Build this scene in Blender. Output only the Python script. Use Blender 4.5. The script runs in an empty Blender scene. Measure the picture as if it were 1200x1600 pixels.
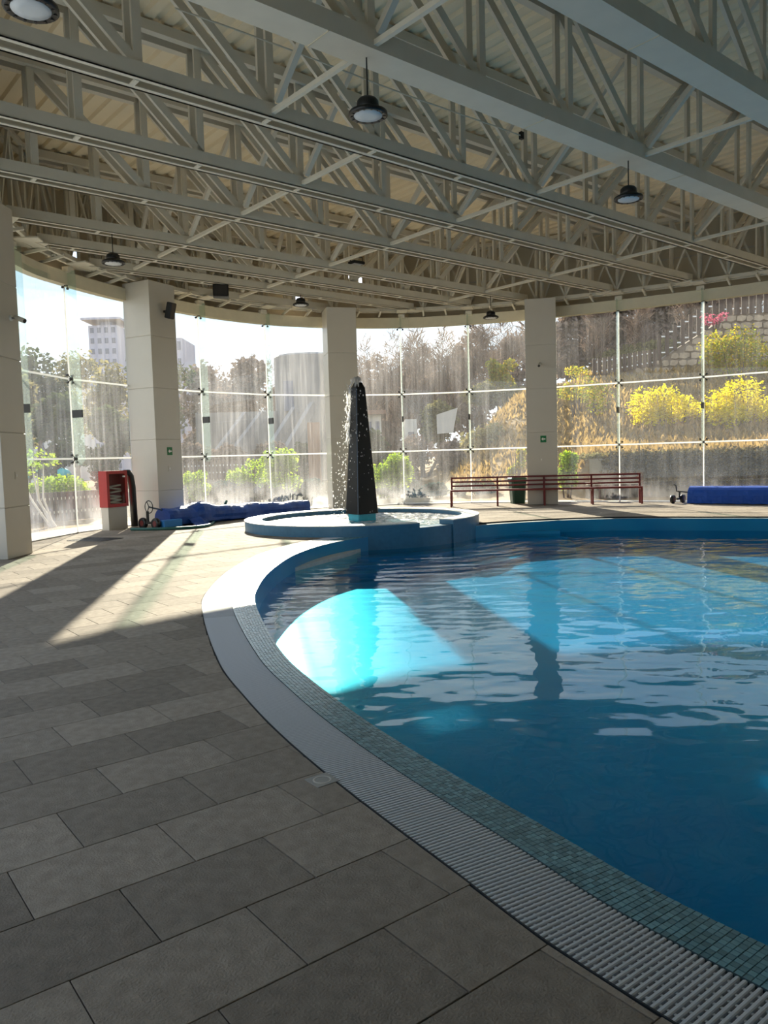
import bpy, math, random
import numpy as np
from mathutils import Vector, Matrix
R = math.radians
rng = np.random.default_rng(7)
random.seed(7)
scene = bpy.context.scene
COL = scene.collection

# ------------------------------------------------------------------ camera
F_PX, PITCH, ROLL, CAM_H = 1217.7, R(4.03), R(-1.66), 1.54
_fw = Vector((0, math.cos(PITCH), -math.sin(PITCH)))
_up = Vector((0, math.sin(PITCH), math.cos(PITCH)))
_rt = Vector((1, 0, 0))
_R = math.cos(ROLL) * _rt + math.sin(ROLL) * _up
_U = -math.sin(ROLL) * _rt + math.cos(ROLL) * _up
cd = bpy.data.cameras.new('camera')
cam = bpy.data.objects.new('camera', cd)
COL.objects.link(cam)
cam.matrix_world = Matrix(((_R.x, _U.x, -_fw.x, 0), (_R.y, _U.y, -_fw.y, 0), (_R.z, _U.z, -_fw.z, CAM_H), (0, 0, 0, 1)))
cd.sensor_fit = 'VERTICAL'
cd.sensor_height = 36.0
cd.lens = 36.0 * F_PX / 1600.0
cd.clip_start = 0.05
cd.clip_end = 2000
scene.camera = cam

# ------------------------------------------------------------------ world, sun, exposure
SUN_DIR = Vector((0.163, -0.987, -0.372)).normalized()      # direction the light travels
SUN_E, SKY = 13.5, 1.3
w = bpy.data.worlds.new('sky'); scene.world = w; w.use_nodes = True
nt = w.node_tree; nt.nodes.clear()
_o = nt.nodes.new('ShaderNodeOutputWorld'); _b = nt.nodes.new('ShaderNodeBackground')
_tc = nt.nodes.new('ShaderNodeTexCoord'); _sx = nt.nodes.new('ShaderNodeSeparateXYZ')
_cr = nt.nodes.new('ShaderNodeValToRGB'); _nz = nt.nodes.new('ShaderNodeTexNoise'); _cr2 = nt.nodes.new('ShaderNodeValToRGB')
_mx = nt.nodes.new('ShaderNodeMix'); _mx.data_type = 'RGBA'
_mp = nt.nodes.new('ShaderNodeMapping'); _mp.inputs['Scale'].default_value = (1, 1, 3)
nt.links.new(_tc.outputs['Generated'], _sx.inputs[0]); nt.links.new(_sx.outputs['Z'], _cr.inputs[0])
_cr.color_ramp.elements[0].position = 0.0; _cr.color_ramp.elements[0].color = (0.84, 0.89, 0.96, 1)
_cr.color_ramp.elements[1].position = 0.6; _cr.color_ramp.elements[1].color = (0.20, 0.38, 0.75, 1)
_e = _cr.color_ramp.elements.new(0.18); _e.color = (0.66, 0.78, 0.95, 1)
nt.links.new(_tc.outputs['Generated'], _mp.inputs[0]); nt.links.new(_mp.outputs[0], _nz.inputs['Vector'])
_nz.inputs['Scale'].default_value = 5; _nz.inputs['Detail'].default_value = 6; _nz.inputs['Roughness'].default_value = 0.6
nt.links.new(_nz.outputs['Fac'], _cr2.inputs[0])
_cr2.color_ramp.elements[0].position = 0.44; _cr2.color_ramp.elements[1].position = 0.62
nt.links.new(_cr2.outputs[0], _mx.inputs[0]); nt.links.new(_cr.outputs[0], _mx.inputs[6]); _mx.inputs[7].default_value = (0.95, 0.96, 0.98, 1)
nt.links.new(_mx.outputs[2], _b.inputs[0]); _b.inputs[1].default_value = SKY
nt.links.new(_b.outputs[0], _o.inputs[0])
sd = bpy.data.lights.new('sun', 'SUN'); sd.energy = SUN_E; sd.angle = R(0.6); sd.color = (1.0, 0.87, 0.70)
so = bpy.data.objects.new('sun', sd); COL.objects.link(so); so.location = (-20, 80, 40)
so.rotation_euler = SUN_DIR.to_track_quat('-Z', 'Y').to_euler()
vs = scene.view_settings
vs.view_transform = 'Standard'; vs.look = 'None'; vs.gamma = 1; vs.use_curve_mapping = False; vs.exposure = 0.42
cy = scene.cycles
cy.max_bounces = 8; cy.diffuse_bounces = 4; cy.glossy_bounces = 3; cy.transmission_bounces = 6; cy.transparent_max_bounces = 24
cy.caustics_reflective = False; cy.caustics_refractive = False; cy.sample_clamp_indirect = 6.0
cy.use_denoising = True; cy.use_adaptive_sampling = True; cy.adaptive_threshold = 0.05

# ------------------------------------------------------------------ helpers
def srgb(r, g, b):
    return tuple(((c / 255) / 12.92 if c / 255 <= 0.04045 else ((c / 255 + 0.055) / 1.055) ** 2.4) for c in (r, g, b)) + (1.0,)

YAW = R(37.72); TYAW = R(40.0)
def uv(u, v, z=0.0): return Vector((u * math.cos(YAW) - v * math.sin(YAW), u * math.sin(YAW) + v * math.cos(YAW), z))
def to_uv(x, y): return (x * math.cos(YAW) + y * math.sin(YAW), -x * math.sin(YAW) + y * math.cos(YAW))
def ab(a, b, z=0.0): return Vector((a * math.cos(TYAW) - b * math.sin(TYAW), a * math.sin(TYAW) + b * math.cos(TYAW), z))
def to_ab(x, y): return (x * math.cos(TYAW) + y * math.sin(TYAW), -x * math.sin(TYAW) + y * math.cos(TYAW))
def ray(x, y): return _fw + (x - 600) / F_PX * _R - (y - 800) / F_PX * _U
def atz(x, y, z=0.0):
    d = ray(x, y); return d * ((z - CAM_H) / d.z) + Vector((0, 0, CAM_H))
def aty(x, y, Y):
    d = ray(x, y); return d * (Y / d.y) + Vector((0, 0, CAM_H))
def proj(p):
    d = Vector(p) - Vector((0, 0, CAM_H)); z = d.dot(_fw)
    if z < 0.1: return (-9999, -9999)
    return (600 + F_PX * d.dot(_R) / z, 800 - F_PX * d.dot(_U) / z)

ORG = {}
class MB:
    """collects shapes in world coordinates; build() links them as one mesh object"""
    def __init__(s): s.v = []; s.f = []; s.n = 0
    def add(s, vs, fs):
        n = len(s.v); s.v += [tuple(q) for q in vs]; s.f += [tuple(i + n for i in f) for f in fs]; return s
    def box(s, c, size, x=(1, 0, 0), z=(0, 0, 1)):
        c = Vector(c); x = Vector(x).normalized(); z = Vector(z).normalized(); y = z.cross(x).normalized(); z = x.cross(y)
        a, b, h = size[0] / 2, size[1] / 2, size[2] / 2
        P = [c + x * i * a + y * j * b + z * k * h for k in (-1, 1) for i, j in ((-1, -1), (1, -1), (1, 1), (-1, 1))]
        return s.add(P, [(3, 2, 1, 0), (4, 5, 6, 7), (0, 1, 5, 4), (1, 2, 6, 5), (2, 3, 7, 6), (3, 0, 4, 7)])
    def bbox(s, c, size, x=(1, 0, 0), bev=0.01, z=(0, 0, 1)):
        """box with chamfered vertical edges and top/bottom rims"""
        c = Vector(c); x = Vector(x).normalized(); z = Vector(z).normalized(); y = z.cross(x).normalized()
        a, b, h = size[0] / 2, size[1] / 2, size[2] / 2; e = min(bev, a * .9, b * .9, h * .9)
        rings = []
        for zz, ins in ((-h, e), (-h + e, 0), (h - e, 0), (h, e)):
            A, B = a - ins, b - ins; k = e
            rings.append([c + x * i + y * j + z * zz for i, j in ((-A + k, -B), (A - k, -B), (A, -B + k), (A, B - k), (A - k, B), (-A + k, B), (-A, B - k), (-A, -B + k))])
        vs = [q for r_ in rings for q in r_]; fs = [tuple(reversed(range(8))), tuple(range(24, 32))]
        for r_ in range(3):
            for i in range(8): fs.append((r_ * 8 + i, r_ * 8 + (i + 1) % 8, r_ * 8 + 8 + (i + 1) % 8, r_ * 8 + 8 + i))
        return s.add(vs, fs)
    def beam(s, p0, p1, wd, ht, up=(0, 0, 1)):
        p0, p1 = Vector(p0), Vector(p1); x = p1 - p0; L = x.length
        if L < 1e-6: return s
        x /= L; up = Vector(up)
        if abs(x.dot(up)) > 0.99: up = Vector((0, 1, 0))
        y = up.cross(x).normalized()
        return s.box((p0 + p1) / 2, (L, wd, ht), x, x.cross(y))
    def tube(s, pts, r, n=8, cap=True):
        pts = [Vector(q) for q in pts]; m = len(pts); rs = r if hasattr(r, '__len__') else [r] * m
        t0 = (pts[1] - pts[0]).normalized(); nrm = t0.orthogonal().normalized(); rings = []
        for i in range(m):
            t = (pts[min(i + 1, m - 1)] - pts[max(i - 1, 0)]).normalized()
            nrm = (nrm - t * nrm.dot(t)).normalized(); bi = t.cross(nrm)
            rings += [pts[i] + (nrm * math.cos(2 * math.pi * k / n) + bi * math.sin(2 * math.pi * k / n)) * rs[i] for k in range(n)]
        fs = [(i * n + k, i * n + (k + 1) % n, (i + 1) * n + (k + 1) % n, (i + 1) * n + k) for i in range(m - 1) for k in range(n)]
        if cap: fs += [tuple(reversed(range(n))), tuple(range((m - 1) * n, m * n))]
        return s.add(rings, fs)
    def cyl(s, p0, p1, r, n=16): return s.tube([p0, p1], r, n)
    def lathe(s, c, prof, n=24, axis=(0, 0, 1), closed=False):
        c = Vector(c); ax = Vector(axis).normalized(); e1 = ax.orthogonal().normalized(); e2 = ax.cross(e1); m = len(prof)
        vs = [c + ax * h + (e1 * math.cos(2 * math.pi * k / n) + e2 * math.sin(2 * math.pi * k / n)) * rr for rr, h in prof for k in range(n)]
        fs = [(i * n + k, i * n + (k + 1) % n, (i + 1) % m * n + (k + 1) % n, (i + 1) % m * n + k) for i in range(m if closed else m - 1) for k in range(n)]
        if not closed: fs += [tuple(reversed(range(n))), tuple(range((m - 1) * n, m * n))]
        return s.add(vs, fs)
    def prism(s, poly, z0, z1, bottom=True):
        n = len(poly); vs = [(q[0], q[1], z0) for q in poly] + [(q[0], q[1], z1) for q in poly]
        fs = [tuple(range(n, 2 * n))] + [(i, (i + 1) % n, n + (i + 1) % n, n + i) for i in range(n)]
        if bottom: fs.append(tuple(reversed(range(n))))
        return s.add(vs, fs)
    def ball(s, c, r, n=8, m=5, sc=(1, 1, 1)):
        c = Vector(c); vs = [c + Vector((0, 0, -r * sc[2]))]
        for i in range(1, m):
            t = math.pi * i / m
            vs += [c + Vector((math.sin(t) * math.cos(2 * math.pi * k / n) * sc[0], math.sin(t) * math.sin(2 * math.pi * k / n) * sc[1], -math.cos(t) * sc[2])) * r for k in range(n)]
        vs.append(c + Vector((0, 0, r * sc[2]))); last = len(vs) - 1
        fs = [(0, 1 + (k + 1) % n, 1 + k) for k in range(n)]
        for i in range(m - 2):
            fs += [(1 + i * n + k, 1 + i * n + (k + 1) % n, 1 + (i + 1) * n + (k + 1) % n, 1 + (i + 1) * n + k) for k in range(n)]
        fs += [(last, 1 + (m - 2) * n + k, 1 + (m - 2) * n + (k + 1) % n) for k in range(n)]
        return s.add(vs, fs)
    def mesh(s, name, mat, smooth=False, org=Vector((0, 0, 0))):
        me = bpy.data.meshes.new(name)
        me.from_pydata([(q[0] - org[0], q[1] - org[1], q[2] - org[2]) for q in s.v], [], s.f)
        if mat: me.materials.append(mat)
        if smooth: me.polygons.foreach_set('use_smooth', [True] * len(me.polygons))
        me.update(); return me
    def build(s, name, mat, parent=None, smooth=False, loc=None):
        org = ORG[parent.name] if parent else (Vector(loc) if loc is not None else Vector((0, 0, 0)))
        o = bpy.data.objects.new(name, s.mesh(name, mat, smooth, org)); COL.objects.link(o)
        if parent: o.parent = parent
        elif loc is not None: o.location = org
        ORG[o.name] = org
        return o

def tag(o, label=None, cat=None, group=None, kind=None):
    if label: o['label'] = label
    if cat: o['category'] = cat
    if group: o['group'] = group
    if kind: o['kind'] = kind
    return o
def thing(name, loc, label=None, cat=None, group=None, kind=None):
    o = bpy.data.objects.new(name, None); COL.objects.link(o); o.location = loc; o.empty_display_size = 0.1
    ORG[o.name] = Vector(loc); return tag(o, label, cat, group, kind)
def inst(name, me, parent, wloc, rotz=0.0, mat4=None):
    """an object that shares mesh data, placed at a world position under parent"""
    o = bpy.data.objects.new(name, me); COL.objects.link(o); o.parent = parent
    org = ORG[parent.name] if parent else Vector((0, 0, 0))
    if mat4 is not None: o.matrix_local = Matrix.Translation(Vector(wloc) - org) @ mat4
    else: o.location = Vector(wloc) - org; o.rotation_euler = (0, 0, rotz)
    ORG[o.name] = Vector(wloc); return o

# ------------------------------------------------------------------ materials
def newmat(name):
    m = bpy.data.materials.new(name); m.use_nodes = True; n = m.node_tree; n.nodes.clear()
    out = n.nodes.new('ShaderNodeOutputMaterial'); return m, n, out
def mat(name, col, rough=0.5, metal=0.0, var=0.08, scale=6.0, bump=0.0, bscale=60.0, spec=0.5, rand=0.0, island=0.0, stretch=(1, 1, 1), coat=0.0):
    m, n, out = newmat(name); N = n.nodes.new; L = n.links.new
    b = N('ShaderNodeBsdfPrincipled'); L(b.outputs[0], out.inputs[0])
    b.inputs['Roughness'].default_value = rough; b.inputs['Metallic'].default_value = metal; b.inputs['Specular IOR Level'].default_value = spec
    b.inputs['Coat Weight'].default_value = coat
    tc = N('ShaderNodeTexCoord'); mp = N('ShaderNodeMapping'); mp.inputs['Scale'].default_value = stretch
    L(tc.outputs['Object'], mp.inputs[0])
    nz = N('ShaderNodeTexNoise'); nz.inputs['Scale'].default_value = scale; nz.inputs['Detail'].default_value = 6; L(mp.outputs[0], nz.inputs['Vector'])
    mr = N('ShaderNodeMapRange'); mr.inputs[1].default_value = 0.25; mr.inputs[2].default_value = 0.75
    mr.inputs[3].default_value = 1 - var; mr.inputs[4].default_value = 1 + var; L(nz.outputs['Fac'], mr.inputs[0])
    fac = mr.outputs[0]
    for amt, node, sock in ((rand, 'ShaderNodeObjectInfo', 'Random'), (island, 'ShaderNodeNewGeometry', 'Random Per Island')):
        if amt:
            q = N(node); r2 = N('ShaderNodeMapRange'); r2.inputs[3].default_value = 1 - amt; r2.inputs[4].default_value = 1 + amt
            L(q.outputs[sock], r2.inputs[0]); mm = N('ShaderNodeMath'); mm.operation = 'MULTIPLY'; L(fac, mm.inputs[0]); L(r2.outputs[0], mm.inputs[1]); fac = mm.outputs[0]
    hs = N('ShaderNodeVectorMath'); hs.operation = 'SCALE'; hs.inputs[0].default_value = col[:3]; L(fac, hs.inputs['Scale'])
    L(hs.outputs[0], b.inputs['Base Color'])
    if bump:
        n2 = N('ShaderNodeTexNoise'); n2.inputs['Scale'].default_value = bscale; n2.inputs['Detail'].default_value = 4; L(mp.outputs[0], n2.inputs['Vector'])
        bp = N('ShaderNodeBump'); bp.inputs['Strength'].default_value = bump; bp.inputs['Distance'].default_value = 0.01
        L(n2.outputs['Fac'], bp.inputs['Height']); L(bp.outputs[0], b.inputs['Normal'])
    return m

def leafmat(name, c1, c2, trans=0.45):
    m, n, out = newmat(name); N = n.nodes.new; L = n.links.new
    g = N('ShaderNodeNewGeometry'); mx = N('ShaderNodeMix'); mx.data_type = 'RGBA'; mx.inputs[6].default_value = c1; mx.inputs[7].default_value = c2
    L(g.outputs['Random Per Island'], mx.inputs[0])
    d = N('ShaderNodeBsdfDiffuse'); t = N('ShaderNodeBsdfTranslucent'); s = N('ShaderNodeMixShader'); s.inputs[0].default_value = trans
    L(mx.outputs[2], d.inputs[0]); L(mx.outputs[2], t.inputs[0]); L(d.outputs[0], s.inputs[1]); L(t.outputs[0], s.inputs[2]); L(s.outputs[0], out.inputs[0])
    return m

def schlick(n, r0, normal=None, scale=1.0):
    """two-sided Fresnel weight for thin sheets"""
    N = n.nodes.new; L = n.links.new
    g = N('ShaderNodeNewGeometry'); d = N('ShaderNodeVectorMath'); d.operation = 'DOT_PRODUCT'
    L(g.outputs['Incoming'], d.inputs[0]); L(normal if normal else g.outputs['Normal'], d.inputs[1])
    a = N('ShaderNodeMath'); a.operation = 'ABSOLUTE'; L(d.outputs['Value'], a.inputs[0])
    o = N('ShaderNodeMath'); o.operation = 'SUBTRACT'; o.use_clamp = True; o.inputs[0].default_value = 1.0; L(a.outputs[0], o.inputs[1])
    p = N('ShaderNodeMath'); p.operation = 'POWER'; L(o.outputs[0], p.inputs[0]); p.inputs[1].default_value = 5.0
    m = N('ShaderNodeMath'); m.operation = 'MULTIPLY_ADD'; L(p.outputs[0], m.inputs[0]); m.inputs[1].default_value = (1 - r0) * scale; m.inputs[2].default_value = r0
    return m.outputs[0]

def glassmat(name, dirt, tint=(0.93, 0.96, 0.95, 1), streak=True, gloss=0.06):
    """thin architectural glass: clear, a mirror film, and a limescale veil that scatters light"""
    m, n, out = newmat(name); N = n.nodes.new; L = n.links.new
    tr = N('ShaderNodeBsdfTransparent'); tr.inputs[0].default_value = tint
    gl = N('ShaderNodeBsdfGlossy'); gl.inputs['Roughness'].default_value = 0.01
    m1 = N('ShaderNodeMixShader'); L(schlick(n, 0.03, None, 0.6), m1.inputs[0]); L(tr.outputs[0], m1.inputs[1]); L(gl.outputs[0], m1.inputs[2])
    tl = N('ShaderNodeBsdfTranslucent'); tl.inputs[0].default_value = (0.93, 0.94, 0.96, 1)
    df = N('ShaderNodeBsdfDiffuse'); df.inputs[0].default_value = (0.8, 0.8, 0.8, 1)
    m0 = N('ShaderNodeMixShader'); m0.inputs[0].default_value = 0.35; L(tl.outputs[0], m0.inputs[1]); L(df.outputs[0], m0.inputs[2])
    m2 = N('ShaderNodeMixShader'); L(m1.outputs[0], m2.inputs[1]); L(m0.outputs[0], m2.inputs[2]); L(m2.outputs[0], out.inputs[0])
    if not streak:
        m2.inputs[0].default_value = dirt; return m
    tc = N('ShaderNodeNewGeometry'); sp = N('ShaderNodeSeparateXYZ'); L(tc.outputs['Position'], sp.inputs[0])
    def noise(sc, scale, detail=5):
        mp = N('ShaderNodeMapping'); mp.inputs['Scale'].default_value = sc; L(tc.outputs['Position'], mp.inputs[0])
        nz = N('ShaderNodeTexNoise'); nz.inputs['Scale'].default_value = scale; nz.inputs['Detail'].default_value = detail; L(mp.outputs[0], nz.inputs['Vector']); return nz.outputs['Fac']
    def rng_(x, a, b, c, d):
        q = N('ShaderNodeMapRange'); q.inputs[1].default_value = a; q.inputs[2].default_value = b; q.inputs[3].default_value = c; q.inputs[4].default_value = d; L(x, q.inputs[0]); return q.outputs[0]
    def math_(op, a, b):
        q = N('ShaderNodeMath'); q.operation = op
        for i, k in enumerate((a, b)):
            if isinstance(k, (int, float)): q.inputs[i].default_value = k
            else: L(k, q.inputs[i])
        return q.outputs[0]
    st = rng_(noise((1, 1, 0.05), 9.0, 3), 0.35, 0.75, 0.65, 1.5)          # run-off streaks
    fine = rng_(noise((1, 1, 0.03), 38.0, 1), 0.4, 0.75, 0.8, 1.35)
    cl = rng_(noise((1, 1, 0.6), 0.9, 2), 0.3, 0.7, 0.55, 1.4)          # broad patches
    base = math_('MULTIPLY', math_('MULTIPLY', st, fine), math_('MULTIPLY', cl, dirt))
    splash = math_('MULTIPLY', rng_(sp.outputs['Z'], 0.1, 1.05, 1.0, 0.0), rng_(noise((1, 1, 0.8), 2.2, 4), 0.36, 0.62, 0.0, 0.16))   # limescale splash at the foot
    top = rng_(sp.outputs['Z'], 5.42, 5.5, 1.0, 0.25)
    veil_x = rng_(sp.outputs['X'], -7.0, 6.5, 1.35, 0.36)                 # veil thins from left to right
    tot = math_('MULTIPLY', math_('ADD', math_('MULTIPLY', base, top), splash), veil_x)
    L(math_('MINIMUM', tot, 0.6), m2.inputs[0])
    return m

M = {}
M['tile'] = mat('stone_floor_tile', srgb(152, 141, 128), 0.8, var=0.2, scale=14, bump=0.5, bscale=110, rand=0.2, spec=0.06)
M['tile_far'] = mat('stone_floor_tile_far', srgb(152, 141, 128), 0.8, var=0.2, scale=14, bump=0.5, bscale=110, island=0.2, spec=0.06)
M['grout'] = mat('dark_grout', srgb(70, 64, 58), 0.9, var=0.15)
M['bar'] = mat('white_plastic_grate', srgb(206, 208, 211), 0.55, var=0.06)
M['channel'] = mat('dark_gutter', srgb(35, 42, 48), 0.7)
M['mosaic'] = mat('teal_glass_mosaic', srgb(108, 148, 156), 0.22, var=0.1, island=0.28, spec=0.6)
M['mosaic_bed'] = mat('mosaic_bedding', srgb(70, 92, 98), 0.7)
M['cream'] = mat('cream_steel_paint', srgb(208, 201, 184), 0.5, var=0.05, scale=3)
M['deckm'] = mat('ribbed_roof_sheet', srgb(232, 217, 186), 0.5, var=0.05, scale=1)
M['wallm'] = mat('beige_wall_paint', srgb(206, 194, 168), 0.7, var=0.04, scale=1)
M['fascia'] = mat('pale_fascia', srgb(222, 212, 186), 0.6, var=0.04)
M['clad'] = mat('offwhite_column_cladding', srgb(202, 196, 184), 0.35, var=0.03, scale=1.5)
M['core'] = mat('dark_joint', srgb(200, 194, 184), 0.8)
M['black'] = mat('black_plastic', srgb(22, 22, 24), 0.4)
M['granite'] = mat('black_wet_granite', srgb(10, 11, 14), 0.3, var=0.5, scale=55, spec=0.25)
M['edge'] = mat('granite_highlight', srgb(60, 74, 92), 0.2)
M['chrome'] = mat('brushed_steel', srgb(150, 150, 150), 0.3, metal=1.0)
M['zinc'] = mat('dull_zinc', srgb(150, 148, 142), 0.5)
M['dsteel'] = mat('dark_steel', srgb(70, 68, 66), 0.4, metal=0.8)
M['benchm'] = mat('oxblood_painted_metal', srgb(112, 34, 34), 0.4, var=0.1)
M['redm'] = mat('fire_red_enamel', srgb(172, 36, 30), 0.35, var=0.05)
M['white'] = mat('white_paint', srgb(232, 230, 225), 0.6, var=0.03)
M['tarp'] = mat('blue_tarpaulin', srgb(20, 70, 150), 0.55, var=0.25, scale=5, bump=1.0, bscale=9)
M['tarp2'] = mat('bright_blue_tarpaulin', srgb(12, 82, 190), 0.6, var=0.12, scale=4, bump=0.4, bscale=10)
M['ltblue'] = mat('light_blue_plastic', srgb(45, 125, 195), 0.4)
M['hoseg'] = mat('green_rubber_hose', srgb(38, 92, 84), 0.5)
M['hosew'] = mat('white_canvas_hose', srgb(222, 214, 198), 0.8, bump=0.3)
M['bin'] = mat('dark_green_plastic', srgb(24, 66, 52), 0.45)
M['sign'] = mat('exit_sign_green', srgb(18, 112, 62), 0.4, var=0.02)
M['lens'] = mat('frosted_lamp_lens', srgb(205, 208, 210), 0.35, var=0.02)
M['blue'] = mat('blue_mosaic_rim', srgb(66, 120, 152), 0.35, var=0.12, scale=12, bump=0.15, bscale=40)
M['rimtop'] = mat('sunlit_mosaic_coping', srgb(196, 200, 196), 0.5, var=0.1, scale=14)  # sunlight on rim and ledge tops put into the pale colour
M['turq'] = mat('turquoise_mosaic', srgb(40, 168, 190), 0.3, var=0.1, scale=20)
M['joint'] = leafmat('white_silicone_joint', srgb(246, 246, 244), srgb(246, 246, 244), 0.6)
M['glass'] = glassmat('limescaled_glass', 0.056)
M['fin'] = glassmat('green_glass_fin', 0.06, tint=(0.87, 0.95, 0.92, 1), streak=False)
M['cabglass'] = glassmat('cabinet_glass', 0.01, tint=(0.85, 0.85, 0.85, 1), streak=False)
# outdoors
M['terrace'] = mat('sunlit_terrace_paving', srgb(206, 190, 168), 0.8, var=0.1, scale=2)
M['grass'] = mat('dry_grass_bank', srgb(124, 98, 58), 0.95, var=0.5, scale=1.1, bump=1.0, bscale=6, spec=0.1)
M['lawn'] = mat('dark_garden_soil', srgb(66, 62, 42), 0.95, var=0.4, scale=1.5, bump=1.0, bscale=8, spec=0.05)
M['stone'] = mat('stone_retaining_wall', srgb(170, 152, 128), 0.9, var=0.2, scale=4, bump=0.5, bscale=10, rand=0.14)
M['mortar'] = mat('wall_mortar', srgb(120, 106, 90), 0.9)
M['post'] = mat('weathered_wood_post', srgb(86, 70, 60), 0.85, var=0.2, scale=5, stretch=(1, 1, .2))
M['rail'] = mat('glinting_fence_rail', srgb(236, 234, 228), 0.5)
M['concrete'] = mat('grey_concrete', srgb(150, 144, 138), 0.85, var=0.12, scale=1.2)
M['palecon'] = mat('pale_concrete', srgb(205, 198, 186), 0.8, var=0.08, scale=2)
M['tower'] = mat('tower_render', srgb(176, 176, 190), 0.8, var=0.05)
M['darkwin'] = mat('dark_window', srgb(96, 102, 120), 0.2)
M['brick'] = mat('brown_brick', srgb(142, 108, 86), 0.9, var=0.1, island=0.2)
M['bark'] = mat('grey_brown_bark', srgb(104, 88, 76), 0.95, var=0.2)
M['twig'] = leafmat('bare_twigs', srgb(112, 96, 86), srgb(150, 132, 118), 0.2)
M['leaf_dark'] = leafmat('dark_leaves', srgb(52, 66, 40), srgb(92, 100, 62), 0.35)
M['leaf_olive'] = leafmat('olive_leaves', srgb(112, 108, 66), srgb(150, 140, 92), 0.4)
M['leaf_green'] = leafmat('bright_green_leaves', srgb(116, 150, 26), srgb(172, 190, 48), 0.55)
M['leaf_yellow'] = leafmat('yellow_leaves', srgb(196, 180, 0), srgb(236, 220, 14), 0.6)
M['leaf_ivy'] = leafmat('dry_ivy', srgb(44, 40, 22), srgb(122, 104, 48), 0.3)
M['leaf_orange'] = leafmat('orange_tinged_leaves', srgb(196, 164, 40), srgb(140, 160, 50), 0.5)
M['umbrella'] = mat('teal_umbrella_cloth', srgb(70, 178, 172), 0.7)
M['lav'] = leafmat('blue_green_leaves', srgb(44, 70, 66), srgb(84, 112, 104), 0.2)
M['pink'] = leafmat('pink_flowers', srgb(206, 88, 120), srgb(224, 130, 150), 0.4)

# ------------------------------------------------------------------ plan curves
def catmull(pts, step=0.1, closed=False):
    P = [np.array(q, float) for q in pts]; n = len(P); out = []
    rngs = range(n) if closed else range(n - 1)
    for i in rngs:
        if closed: a, b, c, d = P[(i - 1) % n], P[i], P[(i + 1) % n], P[(i + 2) % n]
        else: a, b, c, d = P[max(i - 1, 0)], P[i], P[i + 1], P[min(i + 2, n - 1)]
        if not closed and i == 0: a = 2 * b - c
        if not closed and i == n - 2: d = 2 * c - b
        m = max(2, int(np.linalg.norm(c - b) / step))
        for k in range(m):
            t = k / m
            out.append(0.5 * ((2 * b) + (-a + c) * t + (2 * a - 5 * b + 4 * c - d) * t * t + (-a + 3 * b - 3 * c + d) * t ** 3))
    if not closed: out.append(P[-1])
    return np.array(out)
def uvp(u, v): q = uv(u, v); return (q.x, q.y)
WALL_PTS = [uvp(-2.2, -13.5), uvp(-2.2, -8), uvp(-2.0, -3), uvp(-1.5, 2), uvp(-.5, 6.2), uvp(.9, 10.4), uvp(2.35, 14.2), (-7.35, 16.11), (-7.05, 17.86), (-6.33, 19.75), (-5.02, 21.98), (-3.41, 23.65), (-1.5, 24.6), (0.67, 25.0), (2.8, 24.75), (4.9, 24.1),
            (7.01, 23.09), (9.03, 21.95), (10.95, 20.6), (13.2, 18.3), (15.2, 15.6), (17.0, 12.2), (18.3, 8.2), (18.9, 4.0), uvp(23.4, -8), uvp(23.4, -13.5)]
WALL = catmull(WALL_PTS, 0.1)
WARC = np.concatenate([[0], np.cumsum(np.linalg.norm(np.diff(WALL, axis=0), axis=1))])
def wall_at(s):
    x = np.interp(s, WARC, WALL[:, 0]); y = np.interp(s, WARC, WALL[:, 1]); e = 0.15
    tx = np.interp(s + e, WARC, WALL[:, 0]) - np.interp(s - e, WARC, WALL[:, 0]); ty = np.interp(s + e, WARC, WALL[:, 1]) - np.interp(s - e, WARC, WALL[:, 1])
    l = math.hypot(tx, ty); t = Vector((tx / l, ty / l, 0)); return Vector((x, y, 0)), t, Vector((t.y, -t.x, 0))     # point, tangent, inward normal
def wall_s(x, y): return float(WARC[np.argmin((WALL[:, 0] - x) ** 2 + (WALL[:, 1] - y) ** 2)])
WPOLY_AB = np.array([to_ab(*q) for q in WALL])
WOUT_AB = np.array([to_ab(*(lambda r: (r[0].x - r[2].x * .8, r[0].y - r[2].y * .8))(wall_at(s))) for s in WARC])
def crossings(poly, axis, val):
    o = 1 - axis; r = []
    for i in range(len(poly)):
        p, q = poly[i], poly[(i + 1) % len(poly)]
        if (p[axis] - val) * (q[axis] - val) < 0: r.append(p[o] + (q[o] - p[o]) * (val - p[axis]) / (q[axis] - p[axis]))
    return (min(r), max(r)) if len(r) >= 2 else None
def inside(poly, x, y):
    px, py = poly[:, 0], poly[:, 1]; qx, qy = np.roll(px, -1), np.roll(py, -1)
    c = ((py > y) != (qy > y)) & (x < (qx - px) * (y - py) / (qy - py + 1e-12) + px); return int(c.sum()) % 2 == 1

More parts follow.
